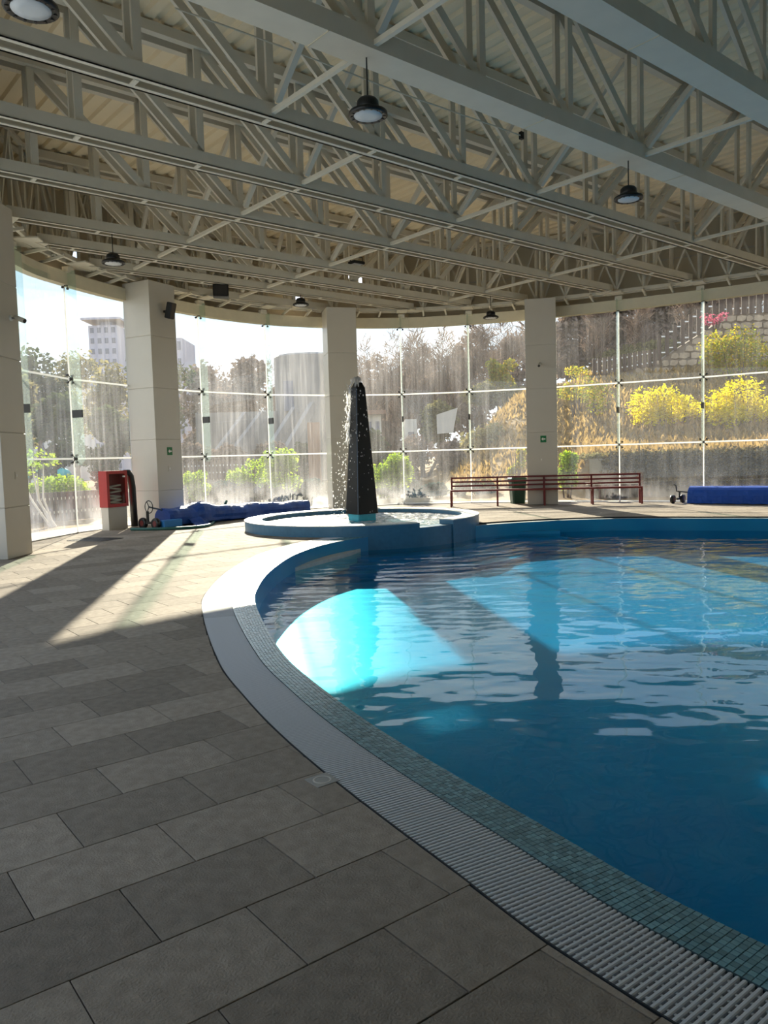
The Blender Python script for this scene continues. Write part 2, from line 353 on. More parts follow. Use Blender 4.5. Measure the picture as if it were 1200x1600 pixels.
POOL_UV = [(10.85, -11), (7.5, -10.2), (4.8, -7.6), (3.2, -4), (2.45, -1), (2.32, 1.12), (2.41, 2.13), (2.58, 3.35), (2.81, 4.4), (3.14, 5.5), (3.92, 7.33), (4.47, 8.32), (5.42, 9.63), (6.65, 10.95), (7.95, 11.84),
           (9.4, 12.25), (10.6, 12.3), (11.72, 12.13), (12.8, 11.91), (14.2, 11.26), (15.22, 10.28), (15.92, 9.15), (16.59, 8.08), (17.6, 6), (18.5, 3.5), (19.1, 0), (18.6, -4), (16.9, -7.6), (14, -10.2)]
PIN = catmull(POOL_UV, 0.1, True)                       # uv, inner edge of the coping
def normals(P):
    t = np.roll(P, -1, 0) - np.roll(P, 1, 0); t /= np.linalg.norm(t, axis=1)[:, None]; return np.stack([-t[:, 1], t[:, 0]], 1)
PN = normals(PIN)
if not inside(PIN, *(PIN[0] - PN[0] * .3)): PN = -PN    # make them point away from the water
d1 = np.where(PIN[:, 0] < 9, np.interp(PIN[:, 1], [-2, 5.5, 8, 11, 12], [.2, .2, .27, .34, .36]), .2)
PB = PIN + PN * d1[:, None]                             # mosaic / grate border
POUT = PB + PN * 0.315                                  # grate / tile border
def xy(P): return np.array([[u * math.cos(YAW) - v * math.sin(YAW), u * math.sin(YAW) + v * math.cos(YAW)] for u, v in P])
PINw, PBw, POUTw = xy(PIN), xy(PB), xy(POUT)
RING_C, RING_R, WATER_Z = Vector((-0.50, 17.78, 0)), 2.65, -0.27

def strip(name, A, B, za, zb, m, closed=True, **kw):
    n = len(A); b = MB(); vs = [(q[0], q[1], za) for q in A] + [(q[0], q[1], zb) for q in B]
    return b.add(vs, [(i, (i + 1) % n, n + (i + 1) % n, n + i) for i in range(n if closed else n - 1)]).build(name, m, **kw)

# ------------------------------------------------------------------ floor
# subfloor: ring between the pool and the glass wall
ang = np.arctan2(POUTw[:, 1] - 4, POUTw[:, 0] - 5); n = len(POUTw); OUT = []
for q in POUTw:
    d = np.array([q[0] - 5, q[1] - 4]); d /= np.linalg.norm(d); lo, hi = 0, 60
    for _ in range(30):
        mid = (lo + hi) / 2
        if inside(WALL, 5 + d[0] * mid, 4 + d[1] * mid): lo = mid
        else: hi = mid
    OUT.append((5 + d[0] * (lo + .15), 4 + d[1] * (lo + .15)))
OUT = np.array(OUT)
floor = strip('floor', POUTw, OUT, -0.008, -0.008, M['grout']); tag(floor, 'pool deck of grey stone-look rectangular tiles', kind='structure')
TW, TL, TO = 0.40471, 0.59028, 4.8017
tiles = []
def nearest_out(u, v):
    i = int(np.argmin((POUT[:, 0] - u) ** 2 + (POUT[:, 1] - v) ** 2)); return POUT[i], PN[i]
def clip_half(poly, p, nrm):
    out = []
    for i in range(len(poly)):
        a, b = poly[i], poly[(i + 1) % len(poly)]; da, db = (a - p) @ nrm, (b - p) @ nrm
        if da >= 0: out.append(a)
        if da * db < 0: out.append(a + (b - a) * da / (da - db))
    return out
WUV = np.array([to_uv(*q) for q in WALL])
for row in range(-44, 22):
    v1 = TO - row * TW; v0 = v1 - TW
    for k in range(-6, 44):
        u0 = (k + (0.0 if row % 2 == 0 else 0.49)) * TL; u1 = u0 + TL; uc, vc = (u0 + u1) / 2, (v0 + v1) / 2
        if not inside(WUV, uc, vc): continue
        if vc < -3 or (uc > 9 and vc < 3): continue
        g = 0.0025
        poly = [np.array(q) for q in ((u0 + g, v0 + g), (u1 - g, v0 + g), (u1 - g, v1 - g), (u0 + g, v1 - g))]
        p, nr = nearest_out(uc, vc); sd_ = min((q - p) @ nr for q in poly); cut = False
        if inside(POUT, uc, vc) and np.linalg.norm(np.array([uc, vc]) - p) > 0.5: continue
        if np.linalg.norm(np.array([uc, vc]) - p) < 0.6 and sd_ < 0.004:
            poly = clip_half(poly, p + nr * 0.006, nr); cut = True
            if len(poly) < 3: continue
        # nothing under the fountain ring
        c = uv(uc, vc)
        if (c - RING_C).length < RING_R - 0.5: continue
        tiles.append((c, poly, cut))
def on_screen(c, m=30):
    x, y = proj(c); return -m < x < 1200 + m and -m < y < 1600 + m
tiles.sort(key=lambda t: (0 if on_screen(t[0]) else 1, t[0].length))
full_tile = MB(); g = 0.0025
full_tile.bbox((0, 0, -0.004), (TL - 2 * g, TW - 2 * g, 0.008), bev=0.0015)
full_me = full_tile.mesh('floor_tile', M['tile'])
rest = MB()
for i, (c, poly, cut) in enumerate(tiles):
    if i < 290:
        if not cut: inst('floor_tile', full_me, floor, (c.x, c.y, 0), YAW)
        else:
            b = MB().prism([uvp(*q) for q in poly], -0.008, 0.0, False)
            o = b.build('floor_tile', M['tile'], None, loc=(c.x, c.y, 0)); o.parent = floor
    else: rest.prism([uvp(*q) for q in poly], -0.008, 0.0, False)
o = rest.build('floor_tiles_beyond', M['tile_far'], floor); o['kind'] = 'stuff'

# ------------------------------------------------------------------ pool: gutter, grate, mosaic coping, basin, water
gut = thing('pool_gutter', (PBw[60][0], PBw[60][1], 0), 'curved white overflow grate running along the pool edge', 'pool grate')
strip('gutter_channel', POUTw, PBw, -0.03, -0.03, M['channel'], parent=gut)
strip('outer_lip', POUTw, POUT_in := xy(POUT - PN * 0.006), 0.0, 0.0, M['channel'], parent=gut)
strip('gutter_side', PBw, PBw, 0.0, -0.03, M['mosaic_bed'], parent=gut); strip('gutter_side', POUTw, POUTw, 0.0, -0.03, M['channel'], parent=gut)
mid = (PBw + POUTw) / 2; marc = np.concatenate([[0], np.cumsum(np.linalg.norm(np.diff(mid, axis=0), axis=1))])
barm = MB(); barm.bbox((0, 0, -0.009), (0.309, 0.0135, 0.018), bev=0.003)
for q in np.linspace(-0.12, 0.12, 7): barm.box((q, 0.011, -0.011), (0.010, 0.010, 0.010))
bar_me = barm.mesh('grate_bar', M['bar'])
s = 0.0; bars = []
while s < marc[-1]:
    x = np.interp(s, marc, mid[:, 0]); y = np.interp(s, marc, mid[:, 1]); nx = np.interp(s, marc, PN[:, 0]); ny = np.interp(s, marc, PN[:, 1])
    uu, vv = to_uv(x, y)
    if uu < 9.2 and vv > -3: bars.append((x, y, math.atan2(ny, nx) + YAW))
    s += 0.0222
bars.sort(key=lambda t: (0 if on_screen((t[0], t[1], 0), 60) else 1, math.hypot(t[0], t[1])))
far = MB()
for i, (x, y, a) in enumerate(bars):
    if i < 290: inst('grate_bar', bar_me, gut, (x, y, 0), a)
    else: far.box((x, y, -0.007), (0.309, 0.0095, 0.014), (math.cos(a), math.sin(a), 0))
o = far.build('grate_bars_beyond', M['bar'], gut); o['kind'] = 'stuff'
cop = thing('pool_coping', (PINw[60][0], PINw[60][1], 0), 'small glass mosaic coping between white grate and blue water', 'coping')
strip('coping_bed', PBw, PINw, -0.004, -0.004, M['mosaic_bed'], parent=cop)
mo = MB(); iarc = np.concatenate([[0], np.cumsum(np.linalg.norm(np.diff(PINw, axis=0), axis=1))]); s = 0.0; TS = 0.0262
while s < iarc[-1]:
    x = np.interp(s, iarc, PINw[:, 0]); y = np.interp(s, iarc, PINw[:, 1]); nx = np.interp(s, iarc, PN[:, 0]); ny = np.interp(s, iarc, PN[:, 1])
    dd = np.interp(s, iarc, d1); uu, vv = to_uv(x, y)
    a = math.atan2(ny, nx) + YAW; ex = Vector((math.cos(a), math.sin(a), 0)); ey = Vector((-ex.y, ex.x, 0))
    if uu < 9.2 and vv > -2:
        k = int(round(dd / TS)); w_ = dd / k
        for j in range(k):
            c = Vector((x, y, 0)) + ex * (w_ * (j + .5)); h = 0.0 + rng.uniform(-.0008, .0008)
            A, B = w_ / 2 - .0016, TS / 2 - .0016
            q = [c + ex * i_ + ey * j_ for i_, j_ in ((-A, -B), (A, -B), (A, B), (-A, B))]
            mo.add([(p_.x, p_.y, h) for p_ in q] + [(p_.x, p_.y, -.004) for p_ in q], [(0, 1, 2, 3), (0, 4, 5, 1), (1, 5, 6, 2), (2, 6, 7, 3), (3, 7, 4, 0)])
    s += TS
o = mo.build('mosaic_tiles', M['mosaic'], cop); o['kind'] = 'stuff'

# basin
def poolmat():
    m, n, out = newmat('blue_pool_mosaic'); N = n.nodes.new; L = n.links.new
    b = N('ShaderNodeBsdfPrincipled'); L(b.outputs[0], out.inputs[0]); b.inputs['Roughness'].default_value = 0.3
    g = N('ShaderNodeNewGeometry'); br = N('ShaderNodeTexNoise'); br.inputs['Scale'].default_value = 1.3; L(g.outputs['Position'], br.inputs['Vector'])
    cr = N('ShaderNodeValToRGB'); L(br.outputs['Fac'], cr.inputs[0])
    cr.color_ramp.elements[0].color = srgb(16, 128, 188); cr.color_ramp.elements[1].color = srgb(38, 162, 202)
    L(cr.outputs[0], b.inputs['Base Color']); return m
M['pool'] = poolmat()
n = len(PINw); basin = MB(); DEPTH = -0.64
basin.add([(q[0], q[1], -0.004) for q in PINw] + [(q[0], q[1], DEPTH) for q in PINw] + [(5.2, 5.5, DEPTH)],
          [(i, (i + 1) % n, n + (i + 1) % n, n + i) for i in range(n)] + [(n + i, n + (i + 1) % n, 2 * n) for i in range(n)])
pool = basin.build('pool_basin', M['pool']); tag(pool, 'blue mosaic lined pool basin', kind='structure')
# curved entry steps beside the fountain, straight ones at the far edge
def arc_poly(c, r, n=48): return [(c.x + r * math.cos(2 * math.pi * i / n), c.y + r * math.sin(2 * math.pi * i / n)) for i in range(n)]
st = pool
for k, (r_, z) in enumerate(((3.05, -0.36), (3.45, -0.45), (3.9, -0.54))):
    MB().prism(arc_poly(RING_C, r_), DEPTH, z, False).build('step', M['pool'], st)
q0, q1, q2 = atz(456, 887, -.2), atz(549, 862, -.2), atz(506, 873, -.2)
led = [(q0.x - .62, q0.y + .25), (q0.x + .02, q0.y), (q2.x + .05, q2.y), (q1.x, q1.y), (q1.x + .3, q1.y + 1.0), (q1.x - 1.0, q1.y + .3), (q2.x - .75, q2.y + .3)]
o = MB().prism(led, -0.5, -0.21, False).build('step_ledge', M['rimtop'], st)
f0, f1 = atz(735, 832, -.2), atz(875, 829, -.2)
fs_ = pool
dv = (f1 - f0).normalized(); pv = Vector((-dv.y, dv.x, 0))
for k in range(3):
    A = f0 - pv * (.3 * k) - dv * .6; B = f1 - pv * (.3 * k) + dv * (.12 * k)
    MB().prism([(A.x, A.y), (B.x, B.y), (B.x + pv.x * .9, B.y + pv.y * .9), (A.x + pv.x * .9, A.y + pv.y * .9)], DEPTH, -0.205 - .12 * k, False).build('step', M['pool'], fs_)

def watermat(name, tint, foam_glint=False, strength=0.6):
    m, n, out = newmat(name); N = n.nodes.new; L = n.links.new
    tr = N('ShaderNodeBsdfTransparent'); tr.inputs[0].default_value = tint
    gl = N('ShaderNodeBsdfGlossy'); gl.inputs['Roughness'].default_value = 0.02
    mx = N('ShaderNodeMixShader'); L(tr.outputs[0], mx.inputs[1]); L(gl.outputs[0], mx.inputs[2])
    g = N('ShaderNodeNewGeometry')
    def noise(sc, scale, det=3, dist=0.0):
        mp = N('ShaderNodeMapping'); mp.inputs['Scale'].default_value = sc; mp.inputs['Rotation'].default_value = (0, 0, 0.15); L(g.outputs['Position'], mp.inputs[0])
        nz = N('ShaderNodeTexNoise'); nz.inputs['Scale'].default_value = scale; nz.inputs['Detail'].default_value = det; nz.inputs['Distortion'].default_value = dist
        L(mp.outputs[0], nz.inputs['Vector']); return nz.outputs['Fac']
    def math_(op, a, b):
        q = N('ShaderNodeMath'); q.operation = op
        for i, k in enumerate((a, b)):
            if isinstance(k, (int, float)): q.inputs[i].default_value = k
            else: L(k, q.inputs[i])
        return q.outputs[0]
    # ripples spreading from the fountain, dying with distance, on a slow swell
    sub = N('ShaderNodeVectorMath'); sub.operation = 'SUBTRACT'; sub.inputs[1].default_value = (RING_C.x, RING_C.y, WATER_Z); L(g.outputs['Position'], sub.inputs[0])
    ln = N('ShaderNodeVectorMath'); ln.operation = 'LENGTH'; L(sub.outputs[0], ln.inputs[0]); dist = ln.outputs['Value']
    wob = noise((1, 1, 1), 0.9, 3)
    ph = math_('ADD', math_('MULTIPLY', dist, 15.0), math_('MULTIPLY', wob, 14.0))
    fall = N('ShaderNodeMapRange'); fall.inputs[1].default_value = 2.5; fall.inputs[2].default_value = 11.0; fall.inputs[3].default_value = 1.0; fall.inputs[4].default_value = 0.06; L(dist, fall.inputs[0])
    rip = math_('MULTIPLY', math_('SINE', ph, 0), math_('MULTIPLY', fall.outputs[0], 0.0042))
    swell = math_('MULTIPLY', noise((1, 1.5, 1), 1.1, 2), 0.045)
    chop = math_('MULTIPLY', math_('MULTIPLY', noise((1, 1.7, 1), 6.0, 2, .6), fall.outputs[0]), 0.012 if not foam_glint else 0.05)
    hgt = math_('ADD', math_('ADD', rip, swell), chop)
    bp = N('ShaderNodeBump'); bp.inputs['Strength'].default_value = strength; bp.inputs['Distance'].default_value = 1.0; L(hgt, bp.inputs['Height'])
    L(bp.outputs[0], gl.inputs['Normal']); L(schlick(n, 0.02, bp.outputs[0], 0.7), mx.inputs[0])
    res = mx.outputs[0]
    if foam_glint:  # white patches: foam, plus sun glints put into the colour
        fm = N('ShaderNodeBsdfPrincipled'); fm.inputs['Base Color'].default_value = (.95, .96, .97, 1); fm.inputs['Roughness'].default_value = .25
        L(bp.outputs[0], fm.inputs['Normal'])
        r2 = N('ShaderNodeMapRange'); r2.inputs[1].default_value = 0.42; r2.inputs[2].default_value = 0.66; r2.inputs[3].default_value = 0.12; r2.inputs[4].default_value = 0.95
        L(noise((1, 1, 1), 7.0, 6, .5), r2.inputs[0])
        m3 = N('ShaderNodeMixShader'); L(r2.outputs[0], m3.inputs[0]); L(res, m3.inputs[1]); L(fm.outputs[0], m3.inputs[2]); res = m3.outputs[0]
    L(res, out.inputs[0]); return m
M['water'] = watermat('pool_water', (0.28, 0.80, 0.90, 1))
M['foam_glint'] = watermat('foam_glint_water', (0.5, 0.86, 0.93, 1), True, 1.0)
wt = MB(); wt.add([(q[0], q[1], WATER_Z) for q in xy(PIN - PN * 0.002)] + [(5.2, 5.5, WATER_Z)], [((i + 1) % n, i, n) for i in range(n)])
wo = wt.build('pool_water', M['water'], smooth=True); tag(wo, 'clear blue rippling swimming pool water', 'water', kind='stuff')

# ------------------------------------------------------------------ fountain
fo = thing('fountain_basin', (RING_C.x, RING_C.y, 0), 'round blue mosaic fountain basin overhanging the pool edge', 'fountain basin')
RIN, RTOP = 2.28, 0.225
a_n0, a_n1 = math.atan2(15.42 - RING_C.y, 0.70 - RING_C.x), math.atan2(15.95 - RING_C.y, 1.42 - RING_C.x)      # overflow notch
N_ = 96; seg = 2 * math.pi / N_
def ring_arc(t0, t1, r0, r1, z0, z1, k=24):
    b = MB(); vs = []
    for i in range(k + 1):
        t = t0 + (t1 - t0) * i / k; c, s_ = math.cos(t), math.sin(t)
        vs += [(RING_C.x + r0 * c, RING_C.y + r0 * s_, z0), (RING_C.x + r1 * c, RING_C.y + r1 * s_, z0), (RING_C.x + r1 * c, RING_C.y + r1 * s_, z1), (RING_C.x + r0 * c, RING_C.y + r0 * s_, z1)]
    fs = [(4 * i + j, 4 * i + (j + 1) % 4, 4 * i + 4 + (j + 1) % 4, 4 * i + 4 + j) for i in range(k) for j in range(4)] + [(3, 2, 1, 0), (4 * k, 4 * k + 1, 4 * k + 2, 4 * k + 3)]
    return b.add(vs, fs)
ring_arc(a_n1, a_n0 + 2 * math.pi, RIN, RING_R, -0.6, RTOP - .02, 90).build('basin_wall', M['blue'], fo)
ring_arc(a_n1, a_n0 + 2 * math.pi, RIN - .005, RING_R + .006, RTOP - .02, RTOP, 90).build('coping_rim', M['rimtop'], fo)
ring_arc(a_n0, a_n1, RIN, RING_R - .03, -0.6, 0.12, 10).build('overflow_lip', M['blue'], fo)
MB().prism(arc_poly(RING_C, RIN + .05), -0.6, -0.05, False).build('basin_floor', M['turq'], fo)
fw_ = MB().add([(RING_C.x + (RIN + .01) * math.cos(seg * i), RING_C.y + (RIN + .01) * math.sin(seg * i), 0.128) for i in range(N_)] + [(RING_C.x, RING_C.y, 0.128)], [(i, (i + 1) % N_, N_) for i in range(N_)]).build('fountain_water', M['foam_glint'])
tag(fw_, 'foaming water with painted white glints filling the round fountain basin', 'water', kind='stuff')
ob = thing('obelisk', (RING_C.x, RING_C.y, 0.0), 'tall tapering black granite obelisk in the round fountain', 'obelisk')
def chsq(c, hw, ch, z, rot):
    P = []
    for sx, sy in ((1, 1), (-1, 1), (-1, -1), (1, -1)):
        a, b = (hw, hw - ch), (hw - ch, hw)
        pr = [a, b] if sx * sy > 0 else [b, a]
        P += [(p_[0] * sx, p_[1] * sy) for p_ in pr]
    cr, sr = math.cos(rot), math.sin(rot); return [(c.x + x * cr - y * sr, c.y + x * sr + y * cr, z) for x, y in P]
def loft(sections):
    b = MB(); k = len(sections[0]); vs = [q for s_ in sections for q in s_]
    fs = [(i * k + j, i * k + (j + 1) % k, (i + 1) * k + (j + 1) % k, (i + 1) * k + j) for i in range(len(sections) - 1) for j in range(k)]
    return b.add(vs, fs + [tuple(reversed(range(k))), tuple(range((len(sections) - 1) * k, len(sections) * k))])
rot = R(45 - 12)
OC = Vector((RING_C.x, RING_C.y - .15, 0))
loft([chsq(OC, .235, .02, 0.0, rot), chsq(OC, .235, .02, .30, rot)]).build('pedestal', M['turq'], ob)
loft([chsq(OC, .278, .03, .28, rot), chsq(OC, .12, .016, 3.10, rot), chsq(OC, .07, .012, 3.22, rot)]).build('shaft', M['granite'], ob)
# pale strip on the camera-side arris, a highlight put into the colour
cdir = None
for sx, sy in ((1, 1), (-1, 1), (-1, -1), (1, -1)):
    d = Vector((sx * math.cos(rot) - sy * math.sin(rot), sx * math.sin(rot) + sy * math.cos(rot), 0))
    if cdir is None or d.y < cdir.y: cdir = d
def arris(hw, ch, z): return OC + cdir * (hw - ch / 2 + .0015) + Vector((0, 0, z))
MB().beam(arris(.278, .03, .29), arris(.12, .016, 3.09), .016, .004, up=cdir).build('arris_highlight', M['edge'], ob)
# splashing water: bell over the tip, drops down the left side
def splashmat():
    m, n, out = newmat('splashing_water'); N = n.nodes.new; L = n.links.new
    tr = N('ShaderNodeBsdfTransparent'); tl = N('ShaderNodeBsdfTranslucent'); tl.inputs[0].default_value = (.95, .97, 1, 1)
    gl = N('ShaderNodeBsdfGlossy'); gl.inputs['Roughness'].default_value = .1
    a = N('ShaderNodeMixShader'); a.inputs[0].default_value = .35; L(tr.outputs[0], a.inputs[1]); L(tl.outputs[0], a.inputs[2])
    b = N('ShaderNodeMixShader'); b.inputs[0].default_value = .18; L(a.outputs[0], b.inputs[1]); L(gl.outputs[0], b.inputs[2]); L(b.outputs[0], out.inputs[0]); return m
M['splash'] = splashmat()
sp = MB()
tip = OC + Vector((0, 0, 3.24))
for k in range(9):
    a = rng.uniform(0, 2 * math.pi); r_ = rng.uniform(.05, .15); pts = []
    for t in np.linspace(0, 1, 7): pts.append(tip + Vector((math.cos(a) * r_ * t * 1.3, math.sin(a) * r_ * t * 1.3, .10 * math.sin(math.pi * min(1, t * .95 + .1)) - .12 * t * t)))
    sp.tube(pts, [.035, .04, .035, .03, .025, .02, .012], 6)
sp.ball(tip + Vector((0, 0, .06)), .085, 10, 6, (1, 1, .6)); sp.ball(tip + Vector((-.11, 0, .03)), .06, 8, 5)
for k in range(420):
    t = rng.random() ** 1.1; z = 3.2 - t * 3.0; hw = np.interp(z, [.28, 3.1], [.40, .165]); side = rng.random()
    if side < .62: off = Vector((-hw - abs(rng.normal(0, .05 + .14 * t)), rng.normal(0, .14), 0))
    elif side < .8: off = Vector((hw * rng.uniform(-1, 1), -hw - abs(rng.normal(0, .04)), 0))
    else: off = Vector((hw * rng.uniform(-1.3, 1.1), rng.uniform(-.5, .3), 0)); z = 3.25 - t * 3.1
    sp.ball(OC + off + Vector((0, 0, z)), rng.uniform(.004, .011) * (1.5 if rng.random() < .12 else 1), 5, 4, (1, 1, rng.uniform(1, 2.4)))
for k in range(46):                                    # the run of water clinging to the upper left side
    z = rng.uniform(2.0, 3.2); hw = np.interp(z, [.28, 3.1], [.36, .15]); p_ = OC + Vector((-hw - .015 - abs(rng.normal(0, .03)), rng.normal(0, .05), z))
    sp.tube([p_, p_ + Vector((rng.normal(0, .02), 0, -.08)), p_ + Vector((rng.normal(0, .03), 0, -.2))], [.012, .016, .006], 5)
so_ = sp.build('fountain_spray', M['splash'], smooth=True); tag(so_, 'water spray and drops falling from the obelisk tip', 'water spray', kind='stuff')

# ------------------------------------------------------------------ columns
COLH = 6.02
def column(c, nrm, label, seen=True):
    c = Vector((c[0], c[1], 0)); nrm = Vector((nrm[0], nrm[1], 0)).normalized(); t = Vector((-nrm.y, nrm.x, 0))
    o = thing('column', c, label, 'column', 'tall clad columns along the glass wall')
    MB().box(c + Vector((0, 0, COLH / 2)), (.86, .86, COLH - .02), t).build('core', M['core'], o)
    z = 0.0
    for h in (.87, 1.27, 1.27, 1.27, 1.34):
        MB().bbox(c + Vector((0, 0, z + h / 2)), (.885, .885, h - .008), t, bev=.006).build('panel', M['clad'], o); z += h
    return o, c, nrm, t
sM = {k: wall_s(*q) for k, q in dict(b=(-7.05, 17.86), c=(-5.02, 21.98), d=(-3.41, 23.65), e=(.67, 25.0), f=(2.8, 24.75), g=(7.01, 23.09), h=(9.03, 21.95)).items()}
c1 = column((-6.77, 13.47), (1, -.02), 'off-white clad column at the left edge of the photo')
c2 = column((-5.75, 19.91), (.88, -.476), 'off-white clad column right of the red fire hose cabinet')
c3 = column((-1.2, 23.95), (.23, -.97), 'off-white clad column just behind the black obelisk')
c4 = column((4.80, 23.47), (-.2, -.98), 'off-white clad column behind the red bench')

# ------------------------------------------------------------------ glass wall
Z1, Z2, Z3 = 1.705, 3.51, 5.72
a_s = sM['b'] - 2.2
nodes = [(a_s - 2.3, 'col'), (a_s, 'mul'), (sM['b'], 'mul'), ((sM['b'] + sM['c']) / 2, 'col'), (sM['c'], 'mul'), (sM['d'], 'mul'), ((sM['d'] + sM['e']) / 2, 'col'), (sM['e'], 'mul'), (sM['f'], 'mul'),
         ((sM['f'] + sM['g']) / 2, 'col'), (sM['g'], 'mul'), (sM['h'], 'mul'), (sM['h'] + 2.25, 'col')]
s_ = nodes[-1][0]; k = 0
while s_ + 2.25 < WARC[-1] - .5:
    s_ += 2.25; k += 1; nodes.append((s_, 'col' if k % 3 == 0 else 'mul'))
s_ = nodes[0][0]; k = 0
while s_ - 2.25 > .5:
    s_ -= 2.25; k += 1; nodes.insert(0, (s_, 'col' if k % 3 == 0 else 'mul'))
spid = MB()
for sx in (-1, 1):
    for sz in (-1, 1):
        spid.tube([(0, .07, 0), (sx * .045, .05, sz * .04), (sx * .085, .035, sz * .08)], .010, 6)
        spid.cyl((sx * .085, .045, sz * .08), (sx * .085, .008, sz * .08), .027, 10)
spid.cyl((0, .09, 0), (0, .03, 0), .035, 10)
spid_me = spid.mesh('spider_fitting', M['dsteel'])
VIS = (wall_s(-7.2, 13.0), wall_s(11.2, 20.4))
bays = []; cur = None
for i, (s_, kd) in enumerate(nodes):
    if kd == 'col' and cur: cur.append((s_, kd)); bays.append(cur); cur = [(s_, kd)]
    elif cur: cur.append((s_, kd))
    else: cur = [(s_, kd)]
if len(cur) > 1: bays.append(cur)
wn = 0
blabels = {}
SOLID = []  # unseen bays closed with solid wall to cut light from behind
for bay in bays:
    if bay[-1][0] < VIS[0] - 7.5 or bay[0][0] > VIS[1] + 8.5:
        SOLID.append(bay); continue
    wn += 1; p0, t0, n0 = wall_at(bay[0][0]); vis = bay[-1][0] > VIS[0] and bay[0][0] < VIS[1]
    W_ = thing('window_%d' % wn, p0, 'tall curved glass wall bay of point-fixed panes', kind='structure')
    for (sa, ka), (sb, kb) in zip(bay, bay[1:]):
        pa, ta, na = wall_at(sa); pb, tb, nb = wall_at(sb); d = (pb - pa).normalized(); nn = Vector((d.y, -d.x, 0))
        g = .008
        for za, zb in ((0.02, Z1 - g), (Z1 + g, Z2 - g), (Z2 + g, Z3)):
            m_ = (pa + pb) / 2; L_ = (pb - pa).length - 2 * g
            MB().box(m_ + Vector((0, 0, (za + zb) / 2)), (L_, .012, zb - za), d).build('pane', M['glass'], W_)
        if vis:
            for z in (Z1, Z2): MB().box((pa + pb) / 2 + Vector((0, 0, z)), ((pb - pa).length, .016, .042), d).build('joint', M['joint'], W_)
            MB().box((pa + pb) / 2 + Vector((0, 0, .01)), ((pb - pa).length, .04, .02), d).build('sill_channel', M['chrome'], W_)
            if kb == 'mul':
                MB().box(pb + Vector((0, 0, Z3 / 2)), (.034, .016, Z3), tb).build('joint', M['joint'], W_)
                fb = MB(); prof = [(.03, 1.66), (.10, 1.56), (.22, 1.56), (.31, 1.68), (.31, 5.9), (.03, 5.9)]
                vs_ = [pb + nb * r_ + tb * e + Vector((0, 0, z)) for e in (-.01, .01) for r_, z in prof]; m6 = len(prof)
                fb.add(vs_, [tuple(range(m6)), tuple(reversed(range(m6, 2 * m6)))] + [(i, (i + 1) % m6, m6 + (i + 1) % m6, m6 + i) for i in range(m6)])
                fin = fb.build('glass_fin', M['fin'], W_)
                MB().box(pb + nb * .17 + Vector((0, 0, 2.72)), (.27, .036, .17), nb).build('splice_plate', M['dsteel'], fin)
                X, Y_ = tb, nb
                rotm = Matrix(((X.x, Y_.x, 0, 0), (X.y, Y_.y, 0, 0), (0, 0, 1, 0), (0, 0, 0, 1)))
                for z in (Z1, Z2, 5.62): inst('spider_fitting', spid_me, W_, pb + Vector((0, 0, z)), mat4=rotm)
for nm, sel in (('wall_left_unseen', [q for q in SOLID if q[0][0] < 20]), ('wall_right_unseen', [q for q in SOLID if q[0][0] > 40])):
    b = MB()
    for bay in sel:
        for (sa, _), (sb, _) in zip(bay, bay[1:]):
            A, B = wall_at(sa)[0], wall_at(sb)[0]; b.beam(A + Vector((0, 0, 2.86)), B + Vector((0, 0, 2.86)), .12, 5.72)
    b.build(nm, M['wallm'])['kind'] = 'structure'
MB().box((uv(-2.2, -13.5) + uv(23.4, -13.5)) / 2 + Vector((0, 0, 4)), (26, .2, 8.2), uv(1, 0) - uv(0, 0)).build('wall_back', M['wallm'])['kind'] = 'structure'

# ------------------------------------------------------------------ perimeter: fascia, upper wall, ring beam
ss = np.arange(0.2, WARC[-1] - .2, 0.45)
def wall_strip(name, levels, m, holes=()):
    b = MB(); vs = []; fs = []
    for s in ss:
        p, t, nn = wall_at(s)
        for off, z in levels: vs.append(p + nn * off + Vector((0, 0, z)))
    k = len(levels)
    for i in range(len(ss) - 1):
        for j in range(k - 1):
            if (i, j) in holes: continue
            fs.append((i * k + j, (i + 1) * k + j, (i + 1) * k + j + 1, i * k + j + 1))
    o = b.add(vs, fs).build(name, m); o['kind'] = 'structure'; return o
wall_strip('trim_1', [(-.10, 5.60), (.10, 5.60), (.10, 5.90), (.02, 5.90)], M['fascia'])['label'] = 'pale curved fascia band above the glass wall'
ZL = [5.9, 6.3, 6.7, 7.0, 7.35, 7.7, 8.3]
holes = set()
for px, py, nx in ((112, 402, 2), (121, 402, 2), (556, 437, 1), (452, 465, 1), (470, 465, 1)):
    d = ray(px, py); best = None
    for i, s in enumerate(ss[:-1]):
        p, t, nn = wall_at(s + .22); p = p - nn * .55
        e = abs(d.x * p.y - d.y * p.x) / math.hypot(d.x, d.y)
        if p.y > 0 and (best is None or e < best[0]): best = (e, i, CAM_H + d.z * p.y / d.y)
    j = max(q for q in range(len(ZL) - 1) if ZL[q] <= max(best[2], 5.95)); holes.add((best[1], j + 1))
wall_strip('wall_upper', [(.02, 5.9)] + [(-.55, z) for z in ZL], M['wallm'], holes)
b = MB()
for z in (7.0,):
    for i in range(len(ss) - 1):
        p, t, nn = wall_at(ss[i]); q, t2, n2 = wall_at(ss[i + 1]); b.beam(p - nn * .53 + Vector((0, 0, z)), q - n2 * .53 + Vector((0, 0, z)), .02, .03)
o = b.build('trim_2', M['core']); o['kind'] = 'structure'; o['label'] = 'dark seam along the upper beige wall'
